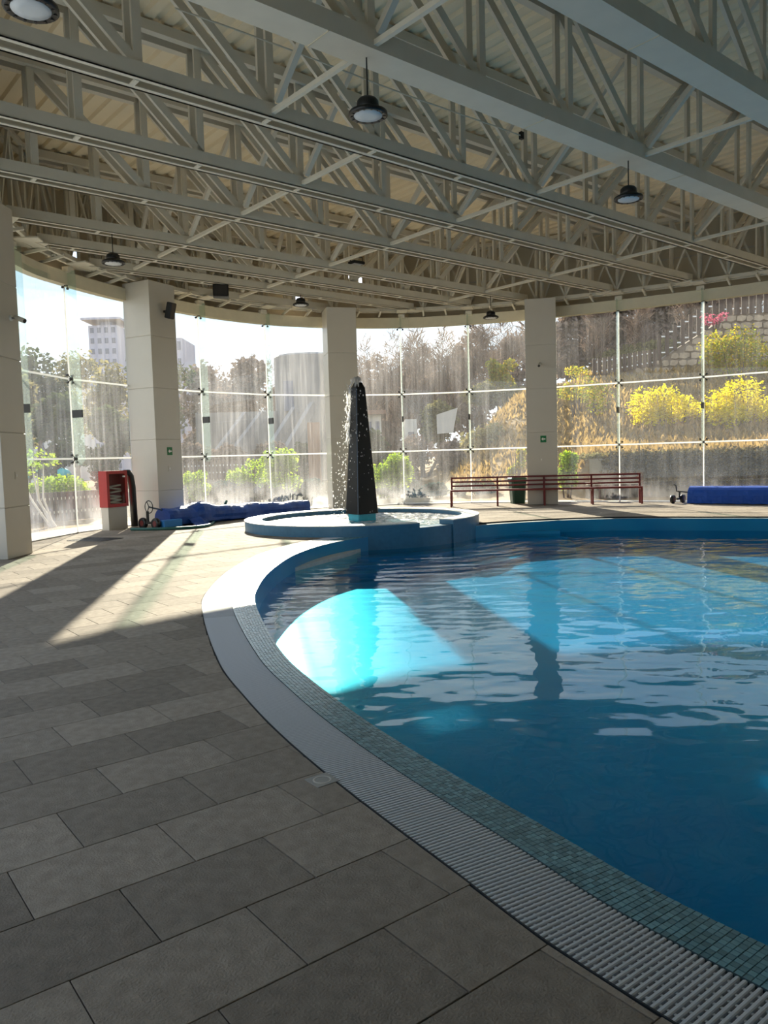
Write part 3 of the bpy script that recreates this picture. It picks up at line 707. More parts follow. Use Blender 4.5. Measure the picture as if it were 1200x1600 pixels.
# lattice ring girder that carries the roof edge, one length for each bay
TZ0, TZ1 = 6.08, 7.86
gnames = iter(['left of the first column', 'above the red fire hose cabinet', 'between fire hose column and obelisk column', 'above the red bench and obelisk', 'above the yellow shrubs at right', 'beyond the right edge'])
for bay in bays:
    if not (bay[-1][0] > VIS[0] - 1 and bay[0][0] < VIS[1] + 1): continue
    sA, sB = bay[0][0], bay[-1][0]; P0, T0, N0 = wall_at(sA)
    G = thing('ring_girder', P0 + Vector((0, 0, TZ0)), 'cream lattice roof edge girder ' + next(gnames, 'out at the far right'), 'girder', 'lattice girders around the roof edge')
    pts = [wall_at(s) for s in np.linspace(sA + .08, sB - .08, 10)]
    P = [p + nn * .42 for p, t, nn in pts]; Q = [p + nn * .16 for p, t, nn in pts]
    Zv = lambda z: Vector((0, 0, z))
    for L_, off in ((P, 0), (Q, 0)):
        MB_ = MB()
        for i in (0, 3, 6):
            A, B = L_[i], L_[i + 3]; MB_.beam(A + Zv(TZ0), B + Zv(TZ0), .07, .09)
        MB_.build('bottom_chord', M['cream'], G)
        MB_ = MB()
        for i in (0, 3, 6): MB_.beam(L_[i] + Zv(TZ1), L_[i + 3] + Zv(TZ1), .07, .09)
        MB_.build('top_chord', M['cream'], G)
        for i in range(10): MB().beam(L_[i] + Zv(TZ0), L_[i] + Zv(TZ1), .06, .06).build('web_post', M['cream'], G)
        for i in range(9):
            a_, b_ = (L_[i], L_[i + 1]) if (i + (L_ is Q)) % 2 else (L_[i + 1], L_[i])
            MB().beam(a_ + Zv(TZ0), b_ + Zv(TZ1), .05, .05).build('web_diagonal', M['cream'], G)
    for i in range(0, 10): MB().beam(P[i] + Zv(TZ0 - .02), Q[i] + Zv(TZ0 - .02), .06, .05).build('batten', M['cream'], G)
    for i in (1, 2, 4, 5, 7, 8):
        p, t, nn = pts[i]; MB().beam(p + nn * .62 + Zv(TZ0 - .04), p - nn * .1 + Zv(5.92), .05, .06).build('bracket', M['cream'], G)
    for i in (3, 6):
        p, t, nn = pts[i]
        MB().box(p + nn * .45 + Zv(TZ0 - .05), (.5, .32, .03), nn).build('bearing_plate', M['cream'], G)
        MB().box(p + nn * .12 + Zv(5.93), (.2, .16, .12), t).build('hanger_block', M['cream'], G)

# ------------------------------------------------------------------ roof deck and trusses
PITCH_R = 0.30; b = MB(); vs = []; fs = []
prof = [(0, .055), (.09, .055), (.125, 0), (.265, 0), (.30, .055)]
a = -8.0; ZD = TZ1 + .09
xs = []
while a < 27:
    for q, h in prof[:-1]: xs.append((a + q, h))
    a += PITCH_R
col_r = [crossings(WOUT_AB, 0, q) for q, h in xs]
for i, ((q, h), r_) in enumerate(zip(xs, col_r)):
    lo, hi = (r_ if r_ else (0, 0)); vs += [ab(q, lo, ZD + h), ab(q, hi, ZD + h)]
for i in range(len(xs) - 1):
    if col_r[i] and col_r[i + 1]: fs.append((2 * i, 2 * i + 1, 2 * i + 3, 2 * i + 2))
dk = b.add(vs, fs).build('ceiling', M['deckm']); tag(dk, 'cream ribbed metal roof deck resting on the trusses', kind='structure')
A0, DA = 4.03, 1.83
names = ['nearest cream box-chord roof truss crossing the top right corner', 'second cream box-chord roof truss above the hanging lamp over the deck', 'cream roof truss with slotted twin chord, third from the camera', 'cream roof truss with slotted twin chord, fourth from the camera',
         'cream roof truss with slotted twin chord, fifth from the camera', 'cream roof truss carrying the lamp near the fire cabinet, sixth from the camera', 'cream roof truss, seventh from the camera', 'cream roof truss, eighth from the camera', 'short cream roof truss farthest from the camera']
TB = [4.98, 7.09, 9.2, 11.2, 13.2, 15.45, 16.9, 18.25, 19.7]
ADIR = ab(1, 0); BDIR = ab(0, 1); UP = Vector((0, 0, 1))
TR = []
for ti, bb in enumerate(TB):
    lo, hi = crossings(WPOLY_AB, 1, bb); lo += .5; hi -= .5; box = ti < 2
    t = thing('roof_truss', ab((lo + hi) / 2, bb, TZ0), names[ti], 'truss', 'roof trusses'); TR.append(t)
    gap = .11
    if box:
        MB().beam(ab(lo, bb, TZ0 + .11), ab(hi, bb, TZ0 + .11), .40, .22).build('bottom_chord', M['cream'], t)
        for q in np.arange(lo + 1, hi, 3.66): MB().box(ab(q, bb, TZ0 - .004), (.012, .40, .01), ADIR).build('weld_seam', M['wallm'], t)
    else:
        for sgn in (-1, 1):
            MB().beam(ab(lo, bb + sgn * .155, TZ0 + .09), ab(hi, bb + sgn * .155, TZ0 + .09), .035, .18).beam(ab(lo, bb + sgn * .125, TZ0 + .008), ab(hi, bb + sgn * .125, TZ0 + .008), .095, .016).build('bottom_chord', M['cream'], t)
    for sgn in (-1, 1):
        MB().beam(ab(lo, bb + sgn * .15, TZ1 - .02), ab(hi, bb + sgn * .15, TZ1 - .02), .12, .15).build('top_chord', M['cream'], t)
    ks = [k for k in range(-6, 16) if lo + .2 < A0 + DA * k < hi - .2]
    for k in ks:
        a = A0 + DA * k
        for sgn in (-1, 1):
            MB().beam(ab(a, bb + sgn * gap, TZ0 + .15), ab(a, bb + sgn * gap, TZ1), .05, .11, up=ADIR).build('vertical', M['cream'], t)
        if not box: MB().box(ab(a, bb, TZ0 + .004), (.06, .16, .02), ADIR).build('batten', M['cream'], t)
        nx = k + 1
        if nx in ks:
            l, r_ = A0 + DA * k, A0 + DA * nx
            p, q = ((l, TZ1), (r_, TZ0 + .16)) if k < 4 else ((l, TZ0 + .16), (r_, TZ1))
            for sgn in (-1, 1): MB().beam(ab(p[0], bb + sgn * gap, p[1]), ab(q[0], bb + sgn * gap, q[1]), .05, .12).build('diagonal', M['cream'], t)
            if k >= 4 and ti < 5:
                for f_ in (.25, .5, .75):
                    MB().beam(ab(p[0] + (q[0] - p[0]) * f_, bb - gap, p[1] + (q[1] - p[1]) * f_), ab(p[0] + (q[0] - p[0]) * f_, bb + gap, p[1] + (q[1] - p[1]) * f_), .05, .03).build('diagonal_batten', M['cream'], t)
    MB().box(ab(lo - .1, bb, TZ0 - .02), (.6, .5, .03), ADIR).build('end_plate', M['cream'], t)
    MB().box(ab(hi + .1, bb, TZ0 - .02), (.6, .5, .03), ADIR).build('end_plate', M['cream'], t)
# bottom ties and sway braces between neighbouring trusses
tl = {}
def tie(i, k, lab):
    a = A0 + DA * k; p, q = ab(a, TB[i] + .16, TZ0 + .07), ab(a, TB[i + 1] - .16, TZ0 + .07)
    o = MB().beam(p, q, .06, .06).build('roof_tie', M['cream'], loc=p); tag(o, lab, 'tie rod', 'steel ties between the trusses')
def sway(i, k, lab):
    a = A0 + DA * k; p, q = ab(a + .05, TB[i + 1] - .2, TZ0 + .2), ab(a + .05, TB[i] + .2, TZ1 - .1)
    o = MB().beam(p, q, .08, .08).build('sway_brace', M['cream'], loc=p); tag(o, lab, 'brace', 'sway braces between the trusses')
ordn = ['first', 'second', 'third', 'fourth', 'fifth', 'sixth', 'seventh', 'eighth', 'ninth']
where = {1: 'over the left deck', 2: 'over the grate bend', 4: 'at mid span', 7: 'over the far right of the pool'}
for i in range(8):
    for k in ([1, 4, 7] if i < 2 else [2, 4, 7]):
        lo, hi = crossings(WPOLY_AB, 1, TB[i + 1])
        if not (lo + .6 < A0 + DA * k < hi - .6): continue
        tie(i, k, 'cream horizontal tie between %s and %s truss %s' % (ordn[i], ordn[i + 1], where[k]))
        sway(i, k, 'sloping cream brace between %s and %s truss %s' % (ordn[i], ordn[i + 1], where[k]))
# conduit clipped along a truss
p = [ab(4.5 + .8 * i, 9.0, 7.0 + .015 * math.sin(i)) for i in range(9)]
c_ = thing('conduit', p[0], 'thin conduit with small black junction box along a truss', 'conduit')
MB().tube(p, .012, 6).build('pipe', M['cream'], c_); MB().box(p[-1], (.07, .06, .12), ADIR).build('junction_box', M['black'], c_)

# ------------------------------------------------------------------ lamps
def lamp(px, py, wpx, chord_b, label, tz=TZ0):
    # the lamp hangs straight below a truss chord: distance from the truss it hangs from
    d = ray(px, py); aa, bb = to_ab(d.x, d.y); k = chord_b / bb; p = d * k + Vector((0, 0, CAM_H))
    dia = .44; o = thing('high_bay_lamp', (p.x, p.y, p.z), label, 'ceiling lamp', 'round black pendant lamps')
    MB().cyl(p + Vector((0, 0, .16)), (p.x, p.y, tz + .05), .009, 6).build('suspension_cord', M['black'], o)
    MB().lathe(p, [(.05, .17), (.10, .15), (.125, .12), (.13, .05), (.12, .03)], 20).build('driver_housing', M['black'], o, True)
    MB().lathe(p, [(.12, .05), (.22, .0), (.225, -.035), (.205, -.045), (.165, -.035)], 28).build('reflector_rim', M['black'], o, True)
    for i in range(14):
        a = 2 * math.pi * i / 14; MB().box(p + Vector((math.cos(a) * .19, math.sin(a) * .19, -.044)), (.03, .02, .008), (math.cos(a), math.sin(a), 0)).build('rim_stud', M['dsteel'], o)
    MB().lathe(p, [(.166, -.03), (.16, -.042), (.08, -.048), (.001, -.05)], 24).build('lens', M['lens'], o, True)
    return p
lamp(48, 8, 80, 7.09, 'round black pendant lamp cut by the top left corner')
lamp(575, 176, 52, 7.09, 'round black pendant lamp hanging in front of the middle trusses')
lamp(982, 308, 40, 7.09, 'round black pendant lamp hanging over the pool at right')
lamp(177, 409, 32, 15.45, 'round black pendant lamp near the fire hose cabinet column')
lamp(470, 475, 23, 18.25, 'small black pendant lamp left of the obelisk column')
lamp(767, 495, 20, 15.45, 'small black pendant lamp left of the bench column')
# flood light and box speaker under the far trusses
p = ab(*[q * 1.0 for q in to_ab(*(ray(557, 411).xy * (15.45 / to_ab(*ray(557, 411).xy)[1])))]); p.z = CAM_H + ray(557, 411).z * 15.45 / to_ab(*ray(557, 411).xy)[1]
fl = thing('flood_light', p, 'small black flood light on a bracket among the far trusses', 'flood light')
MB().bbox(p, (.34, .26, .07), ADIR, .01).build('housing', M['black'], fl); MB().box(p - UP * .038, (.27, .19, .008), ADIR).build('lens', M['lens'], fl)
MB().tube([p + ADIR * .19, p + ADIR * .19 + UP * .16, p - ADIR * .19 + UP * .16, p - ADIR * .19], .012, 5).build('bracket', M['black'], fl)
p = aty(345, 455, 20.5); sp_ = thing('ceiling_speaker', p, 'black box speaker hung under the trusses beyond the fire cabinet column', 'speaker')
MB().bbox(p, (.40, .3, .32), (1, .2, 0), .02).build('cabinet', M['black'], sp_); MB().box(p + Vector((.03, -.155, 0)), (.32, .012, .24), (1, .2, 0)).build('grille', M['dsteel'], sp_)
MB().cyl(p + UP * .16, p + UP * .16 + Vector((0, 0, TZ0 + .05 - p.z - .16)), .015, 6).build('hanger', M['black'], sp_)

# ------------------------------------------------------------------ fixtures on the columns
def onplane(px, py, p0, nrm):
    d = ray(px, py); o = Vector((0, 0, CAM_H)); k = (Vector(p0) - o).dot(nrm) / d.dot(nrm); return o + d * k
def face(c, side=None):
    """front face point and outward normal of a column; side = +1/-1 picks a side face"""
    _, p, nn, t = c
    if side is None: return p + nn * .4425, nn, t
    return p + t * side * .4425, t * side, nn
def exit_sign(c, px, py, label):
    p0, nn, t = face(c); p = onplane(px, py, p0, nn); o = thing('exit_sign', p, label, 'sign', 'green exit arrow signs')
    MB().box(p + nn * .006, (.17, .012, .20), t).build('plate', M['sign'], o)
    x = t if (t.x > 0) else -t; q = p + nn * .0135
    P = lambda a, b: q + x * a + UP * b
    MB().add([P(-.06, 0), P(-.005, -.052), P(-.005, .052), P(-.006, -.017), P(.06, -.017), P(.06, .017), P(-.006, .017)], [(0, 1, 2), (3, 4, 5, 6)]).build('arrow', M['white'], o)
exit_sign(c2, 265, 705, 'green arrow exit sign on the column by the fire hose cabinet')
exit_sign(c4, 849, 686, 'green arrow exit sign on the column behind the bench')
def switch(c, px, py, label, side=None, dark=False):
    p0, nn, t = face(c, side); p = onplane(px, py, p0, nn); o = thing('wall_switch', p, label, 'switch plate')
    MB().bbox(p + nn * .005, (.09, .012, .13), t, .003).build('plate', M['clad'], o)
    MB().box(p + nn * .013, (.03, .008, .05), t).build('socket' if dark else 'rocker', M['black'] if dark else M['white'], o)
switch(c1, 25, 743, 'small pale switch plate on the leftmost column')
switch(c2, 265, 732, 'small socket plate below the exit sign near the fire cabinet')
switch(c4, 846, 718, 'small pale switch plate below the exit sign behind the bench')
def cctv(c, px, py, dirn, label, side=None):
    p0, nn, t = face(c, side); p = onplane(px, py, p0, nn); o = thing('security_camera', p, label, 'camera'); dirn = Vector(dirn).normalized()
    MB().cyl(p, p + nn * .03, .05, 12).build('base', M['white'], o)
    e = p + nn * .16 + Vector((0, 0, -.02)); MB().tube([p + nn * .02, p + nn * .1, e], .016, 6).build('arm', M['chrome'], o)
    MB().cyl(e - dirn * .10, e + dirn * .12, .042, 12).build('body', M['clad'], o, True); MB().cyl(e + dirn * .115, e + dirn * .125, .036, 12).build('lens', M['black'], o)
cctv(c1, 16, 497, (.8, -.3, -.35), 'small bullet security camera on the leftmost column')
cctv(c4, 843, 570, (-.3, -.8, -.3), 'small bullet security camera on the column behind the bench')
p0, nn, t = face(c2); p = onplane(256, 487, p0, nn); o = thing('wall_speaker', p, 'small black loudspeaker on the column above the fire cabinet', 'speaker')
d = (nn * .8 + t * .5 - UP * .35).normalized(); q = p + nn * .22
MB().beam(p, q, .04, .05).build('bracket', M['dsteel'], o); MB().bbox(q, (.18, .18, .40), t, .015, (UP + nn * .3).normalized()).build('cabinet', M['black'], o)
MB().box(q + nn * .085 - UP * .02, (.14, .02, .34), t, (UP + nn * .3).normalized()).build('grille', M['dsteel'], o)

# ------------------------------------------------------------------ red bench
A, B = Vector((2.0, 23.06, 0)), Vector((7.37, 22.2, 0)); dx = (B - A).normalized(); bk = Vector((-dx.y, dx.x, 0))
o = thing('bench', (A + B) / 2, 'long oxblood red metal bench with slatted back by the glass', 'bench')
for i in range(5):
    p = A + (B - A) * (i / 4)
    MB().beam(p + bk * .36, p + bk * .40 + UP * .87, .05, .05, up=bk).build('back_post', M['benchm'], o)
    MB().beam(p, p + UP * .45, .05, .05, up=bk).build('leg', M['benchm'], o)
    MB().beam(p - bk * .0 + UP * .43, p + bk * .38 + UP * .43, .04, .05).build('seat_bearer', M['benchm'], o)
for z in (.845, .725, .605): MB().beam(A + bk * .37 + UP * z - dx * .02, B + bk * .37 + UP * z + dx * .02, .03, .05).build('back_rail', M['benchm'], o)
for y in (0.0, .12, .24, .34): MB().beam(A + bk * y + UP * .475 - dx * .02, B + bk * y + UP * .475 + dx * .02, .085, .045).build('seat_slat', M['benchm'], o)

# ------------------------------------------------------------------ litter bin
p = atz(809, 786.5); p = Vector((p.x, p.y, 0)); o = thing('litter_bin', p, 'dark green plastic litter bin behind the bench', 'bin')
loft([chsq(p, .19, .04, 0, .1), chsq(p, .235, .05, .72, .1)]).build('body', M['bin'], o); loft([chsq(p, .25, .05, .72, .1), chsq(p, .25, .05, .78, .1), chsq(p, .2, .05, .83, .1)]).build('lid', M['bin'], o)

# ------------------------------------------------------------------ fire hose cabinet
nn = c2[2]; t = Vector((-nn.y, nn.x, 0)); base = Vector((-6.48, 18.30, 0)); W_, D_ = .58, .24
cc = base + t * W_ / 2 - nn * D_ / 2
ped = thing('cabinet_pedestal', cc, 'off-white block pedestal under the red fire hose cabinet', 'pedestal')
MB().bbox(cc + UP * .27, (W_, D_, .54), t, .006).build('block', M['clad'], ped)
MB().box(cc + UP * .005, (W_ + .02, D_ + .02, .01), t).build('base_strip', M['core'], ped)
fc = thing('fire_hose_cabinet', cc + UP * .54, 'red fire hose cabinet with glazed door on white pedestal', 'fire cabinet')
z0, z1 = .54, 1.40; zm = (z0 + z1) / 2; hh = z1 - z0; W2 = W_ + .06
MB().box(cc - nn * (D_ / 2 - .01) + UP * zm, (W2, .02, hh), t).box(cc + t * (W2 / 2 - .01) + UP * zm, (.02, D_, hh), t).box(cc - t * (W2 / 2 - .01) + UP * zm, (.02, D_, hh), t).box(cc + UP * (z1 - .01), (W2, D_, .02), t).box(cc + UP * (z0 + .01), (W2, D_, .02), t).build('case', M['redm'], fc)
fr = cc + nn * (D_ / 2 + .012)
dr = MB(); fwid = .075
dr.box(fr + t * (W2 / 2 - fwid / 2) + UP * zm, (fwid, .03, hh), t).box(fr - t * (W2 / 2 - fwid / 2) + UP * zm, (fwid, .03, hh), t).box(fr + UP * (z1 - fwid / 2), (W2 - 2 * fwid, .03, fwid), t).box(fr + UP * (z0 + fwid / 2), (W2 - 2 * fwid, .03, fwid), t)
dr = dr.build('door_frame', M['redm'], fc); MB().box(fr + UP * zm, (W2 - 2 * fwid, .006, hh - 2 * fwid), t).build('door_pane', M['cabglass'], dr)
MB().cyl(fr + t * .2 + UP * (z1 - .14), fr + t * .2 + nn * .05 + UP * (z1 - .14), .022, 10).build('valve_knob', M['white'], fc)
hz = thing('fire_hose', cc + UP * (z0 + .03), 'folded white canvas fire hose inside the red cabinet', 'fire hose')
for k, z in enumerate((.64, .68, .72, .76, .80, .90, .98, 1.04)):
    MB().bbox(cc + nn * .03 + UP * z + t * (.02 * ((k * 7) % 3 - 1)), (.40 - .03 * (k % 3), .10, .036), (t + UP * (.10 if k % 2 else -.12)).normalized(), .01).build('hose_fold', M['hosew'], hz)
p = cc + t * .47 + nn * .02
o = MB().tube([p - t * .12 + UP * 1.33, p + UP * 1.34, p + t * .07 + UP * 1.25, p + t * .11 + UP * 1.0, p + t * .12 + UP * .5, p + t * .13 + UP * .02], .085, 12).build('black_hose', M['black'], smooth=True, loc=(p.x, p.y, 0))
tag(o, 'thick black flexible hose hanging beside the red fire cabinet', 'hose')

# ------------------------------------------------------------------ pool cover reels
def wheel(c, ax, r, parent):
    o = MB().lathe(c, [(r * .55, -.04), (r * .9, -.05), (r, -.025), (r, .025), (r * .9, .05), (r * .55, .04)], 20, ax).build('wheel', M['black'], parent, True)
    MB().lathe(c, [(r * .5, -.045), (r * .5, .045)], 12, ax).build('hub', M['benchm'], o)
def tarp_roll(path, rad, lump, name, m, parent, seed, flat=0.55):
    r_ = np.random.default_rng(seed); b = MB(); k = 18; vs = []; m_ = len(path)
    ph = r_.uniform(0, 6, 8)
    for i, p in enumerate(path):
        t_ = (path[min(i + 1, m_ - 1)] - path[max(i - 1, 0)]).normalized(); sd_ = Vector((t_.y, -t_.x, 0)); s_ = i * .13
        for j in range(k):
            th = 2 * math.pi * j / k
            L_ = 1 + lump * (math.sin(s_ * 3.1 + ph[0] + 2 * th) * .5 + math.sin(s_ * 7.3 + ph[1] - 3 * th) * .3 + math.sin(s_ * 13 + ph[2] + th) * .2 + r_.normal(0, .12))
            rr = rad[i] * L_; x = math.cos(th) * rr * 1.15; z = math.sin(th) * rr
            z = max(z + rad[i] * .9, .012); x *= (1.25 if z < rad[i] * .5 else 1.0)
            vs.append(p + sd_ * x + UP * z)
    fs = [(i * k + j, i * k + (j + 1) % k, (i + 1) * k + (j + 1) % k, (i + 1) * k + j) for i in range(m_ - 1) for j in range(k)] + [tuple(reversed(range(k))), tuple(range((m_ - 1) * k, m_ * k))]
    return b.add(vs, fs).build(name, m, parent, smooth=False)
P0, P1 = Vector((-5.35, 18.75, 0)), Vector((-2.3, 22.9, 0))
rl = thing('pool_cover_reel', P0, 'blue pool cover bunched on a wheeled reel beside the fire cabinet', 'pool cover', 'pool cover reels')
path = [P0 + (P1 - P0) * f for f in np.linspace(0, 1, 44)]
rad = [.25 + .05 * math.exp(-((f - .22) / .06) ** 2) - .07 * f for f in np.linspace(0, 1, 44)]
tarp_roll(path, rad, .13, 'rolled_tarp', M['tarp'], rl, 3)
# loose flap spilling to the floor in front
fl_ = MB(); vs = []; dpt = (P1 - P0).normalized(); sd2 = Vector((dpt.y, -dpt.x, 0)); r9 = np.random.default_rng(5)
for i in range(15):
    for j in range(8):
        a, h = i / 14, j / 7
        hgt = (.56 - .1 * abs(a - .35)) * (1 - h) ** 1.3 * (1 - .3 * abs(2 * a - .9)) + .02 + r9.normal(0, .012) * (0 < j < 7)
        vs.append(P0 + dpt * (.55 + 1.5 * a) + sd2 * (-.02 + (.34 + .3 * math.sin(a * 5 + 1)) * h + r9.normal(0, .015)) + UP * max(.012, hgt))
fl_.add(vs, [(i * 8 + j, (i + 1) * 8 + j, (i + 1) * 8 + j + 1, i * 8 + j + 1) for i in range(14) for j in range(7)]).build('loose_flap', M['tarp'], rl)
E0 = P0 - dpt * .42
for q in (sd2 * .30, -sd2 * .18): wheel(E0 + q + UP * .135, dpt, .135, rl)
MB().beam(E0 + sd2 * .3 + UP * .15, E0 - sd2 * .2 + UP * .15, .05, .06).beam(E0 + UP * .15, E0 + UP * .42, .05, .05, up=dpt).build('stand', M['dsteel'], rl)
MB().bbox(E0 + sd2 * .42 + dpt * .35 + UP * .12, (.55, .16, .18), dpt, .02).build('gear_box', M['ltblue'], rl)
hc = E0 + UP * .52 + dpt * .05; MB().lathe(hc, [(.145, -.012), (.16, 0), (.145, .012), (.135, 0)], 24, dpt, True).build('hand_wheel', M['black'], rl, True)
for a in (0, 1, 2): MB().cyl(hc, hc + (sd2 * math.cos(a * 2.094) + UP * math.sin(a * 2.094)) * .145, .011, 6).build('wheel_spoke', M['black'], rl)
MB().cyl(hc, E0 + UP * .42 + dpt * .45, .02, 8).build('axle', M['chrome'], rl)
gp = [atz(205, 829), atz(240, 829), atz(290, 827), atz(325, 823), atz(336, 815)]
gp = [Vector((q.x, q.y, .035)) for q in gp] + [Vector((gp[-1].x + .12, gp[-1].y + .35, .25)), Vector((gp[-1].x + .2, gp[-1].y + .6, .5))]
gpc = catmull([tuple(q) for q in gp], .12)
o = MB().tube([Vector(q) for q in gpc], .035, 8).build('green_hose', M['hoseg'], smooth=True, loc=gp[0]); tag(o, 'flat green hose curling along the floor in front of the blue cover', 'hose')
# right reel
Q0, Q1 = Vector((8.62, 21.85, 0)), Vector((11.6, 19.55, 0)); dq = (Q1 - Q0).normalized(); sq = Vector((dq.y, -dq.x, 0))
rr = thing('pool_cover_reel', Q0, 'bright blue pool cover rolled tight on a reel right of the bench', 'pool cover', 'pool cover reels')
path = [Q0 + dq * q for q in np.linspace(0, (Q1 - Q0).length, 30)]
b = tarp_roll(path, [.255] * 30, .025, 'rolled_tarp', M['tarp2'], rr, 9)
sk = MB(); vs = []
for i in range(30):
    for j, (x, z) in enumerate(((.26, .38), (.285, .25), (.30, .12), (.33, .02))):
        vs.append(path[i] + sq * (x + .02 * math.sin(i * 1.7 + j)) + UP * (z + .008 * math.sin(i * 2.3)))
sk.add(vs, [(i * 4 + j, i * 4 + 4 + j, i * 4 + 5 + j, i * 4 + 1 + j) for i in range(29) for j in range(3)]).build('hanging_skirt', M['tarp2'], rr)
E1 = Q0 - dq * .3
for q in (sq * .22, -sq * .12): wheel(E1 + q - dq * (.12 if q.dot(sq) > 0 else -.05) + UP * .12, dq, .12, rr)
MB().beam(E1 + sq * .22 + UP * .13, E1 - sq * .15 + UP * .13, .05, .05).beam(E1 + UP * .13, E1 + UP * .34, .04, .04, up=dq).build('stand', M['dsteel'], rr)
MB().tube([Q0 + UP * .3, E1 + UP * .33 - dq * .05, E1 + UP * .33 - dq * .08, E1 + UP * .5 - dq * .1, E1 + UP * .52 - dq * .16], .018, 8).build('crank_handle', M['dsteel'], rr)

# ------------------------------------------------------------------ floor grille and deck drain
P = [atz(*q) for q in ((119, 843), (145, 839), (182, 843), (150, 847.5))]; c = sum(P, Vector()) / 4
o = thing('floor_grille', (c.x, c.y, 0), 'floor grille with painted pit shade in front of the fire cabinet', 'floor grille')
ex = (P[1] - P[0] + P[2] - P[3]).normalized(); ey = Vector((-ex.y, ex.x, 0)); ls, lw = .62, .9
MB().box(c + UP * .001, (ls, lw, .004), ex).build('pit_shade', M['channel'], o)  # flat dark sheet stands for the shade inside the pit
for s_ in (-1, 1):
    MB().box(c + ex * s_ * ls / 2 + UP * .004, (.025, lw + .02, .012), ex).build('frame_side', M['dsteel'], o); MB().box(c + ey * s_ * lw / 2 + UP * .004, (ls, .025, .012), ex).build('frame_side', M['dsteel'], o)
for i in range(9): MB().box(c + ey * (-.36 + .09 * i) + UP * .004, (ls, .012, .008), ex).build('grille_bar', M['dsteel'], o)
P = [atz(*q) for q in ((477, 1217), (510, 1208), (530, 1220), (497, 1232))]; c = sum(P, Vector()) / 4
o = thing('deck_drain', (c.x, c.y, 0), 'small square steel drain cover in the floor tiles beside the grate', 'drain'); du = uv(1, 0)
MB().bbox(Vector((c.x, c.y, .001)), (.125, .125, .004), du, .001).build('cover', M['zinc'], o)
MB().lathe(Vector((c.x, c.y, .003)), [(.036, 0), (.038, .0015), (.044, .0015), (.046, 0)], 24, closed=True).build('ring', M['core'], o)

# ================================================================== outdoors
def sm(x, a, b):
    t = min(1, max(0, (x - a) / (b - a))); return t * t * (3 - 2 * t)
def ground_z(x, y):
    r_ = math.hypot(x, y); az = x / max(y, 1)
    right = sm(az, .20, .27) * (1.35 if r_ > 28.2 else 0) if r_ < 34 else 0
    slope = np.interp(r_, [28, 34, 46, 70, 140], [0, .0, 0, 0, 0])
    z_right = float(np.interp(r_, [28.2, 28.4, 34, 47, 70, 160], [0, 1.35, 1.9, 5.9, 9.0, 14.0])); z_mid = float(np.interp(r_, [27, 32, 44, 70, 160], [0, .6, 5.0, 7.5, 12.0]))
    f_r, f_m = sm(az, .235, .265), sm(az, .055, .20)
    return max(-.06, f_r * z_right + (1 - f_r) * f_m * z_mid - .06)
vs = []; fs = []
azs = np.radians(np.linspace(-62, 80, 110)); rs = [0.0, 20, 24, 26, 27, 28, 28.3, 28.5, 30, 32, 34, 37, 40, 44, 47, 52, 60, 70, 90, 130, 220, 420]
for i, r_ in enumerate(rs):
    for a in azs:
        x, y = r_ * math.sin(a), r_ * math.cos(a)
        z = ground_z(x, y) if r_ >= 26 else -.06
        if r_ < 18: z = -1.6
        vs.append((x, y, z + (rng.normal(0, .05) if r_ > 29 and ground_z(x, y) > .3 else 0)))
na = len(azs); fs = [(i * na + j, i * na + j + 1, (i + 1) * na + j + 1, (i + 1) * na + j) for i in range(1, len(rs) - 1) for j in range(na - 1)]
gnd = MB().add(vs, fs).build('ground', M['grass'], smooth=True); tag(gnd, 'dry grassy ground and hillside outside the glass', kind='structure')
tp = MB(); vs = []
for s in np.linspace(2, WARC[-1] - 2, 120):
    p, t_, nn_ = wall_at(s); vs += [p - nn_ * .1 + UP * -.03, p - nn_ * 1.5 + UP * -.03]
tp.add(vs, [(2 * i, 2 * i + 1, 2 * i + 3, 2 * i + 2) for i in range(119)]).build('terrace', M['terrace']); tag(bpy.data.objects['terrace'], 'sunlit paving strip around the outside of the glass', kind='structure')

def leaf_mesh(blobs, n, size, seed, stick=False, shell=.55):
    r_ = np.random.default_rng(seed); wts = np.array([b_[1][0] * b_[1][1] * b_[1][2] for b_ in blobs]) ** .67; wts /= wts.sum()
    idx = r_.choice(len(blobs), n, p=wts); C = np.array([b_[0] for b_ in blobs])[idx]; S = np.array([b_[1] for b_ in blobs])[idx]
    d = r_.normal(size=(n, 3)); d /= np.linalg.norm(d, axis=1)[:, None]; rad = (shell + (1 - shell) * r_.random(n)) ** .8
    P = C + d * S * (rad * r_.uniform(.72, 1.12, n))[:, None]
    x = r_.normal(size=(n, 3)); x[:, 2] *= .7
    if stick: x = d * .8 + r_.normal(size=(n, 3)) * .5; x[:, 2] = np.abs(x[:, 2]) + .2
    x /= np.linalg.norm(x, axis=1)[:, None]; y = np.cross(x, r_.normal(size=(n, 3))); y /= np.linalg.norm(y, axis=1)[:, None]
    sz = size * r_.uniform(.6, 1.3, n)[:, None]; wx = x * sz * (1.0 if not stick else 1.0); wy = y * sz * (.55 if not stick else .07)
    V = np.stack([P - wx * .5, P - wx * .05 + wy * .5, P + wx * .5, P - wx * .05 - wy * .5], 1).reshape(-1, 3)
    return V, np.arange(4 * n).reshape(-1, 4)
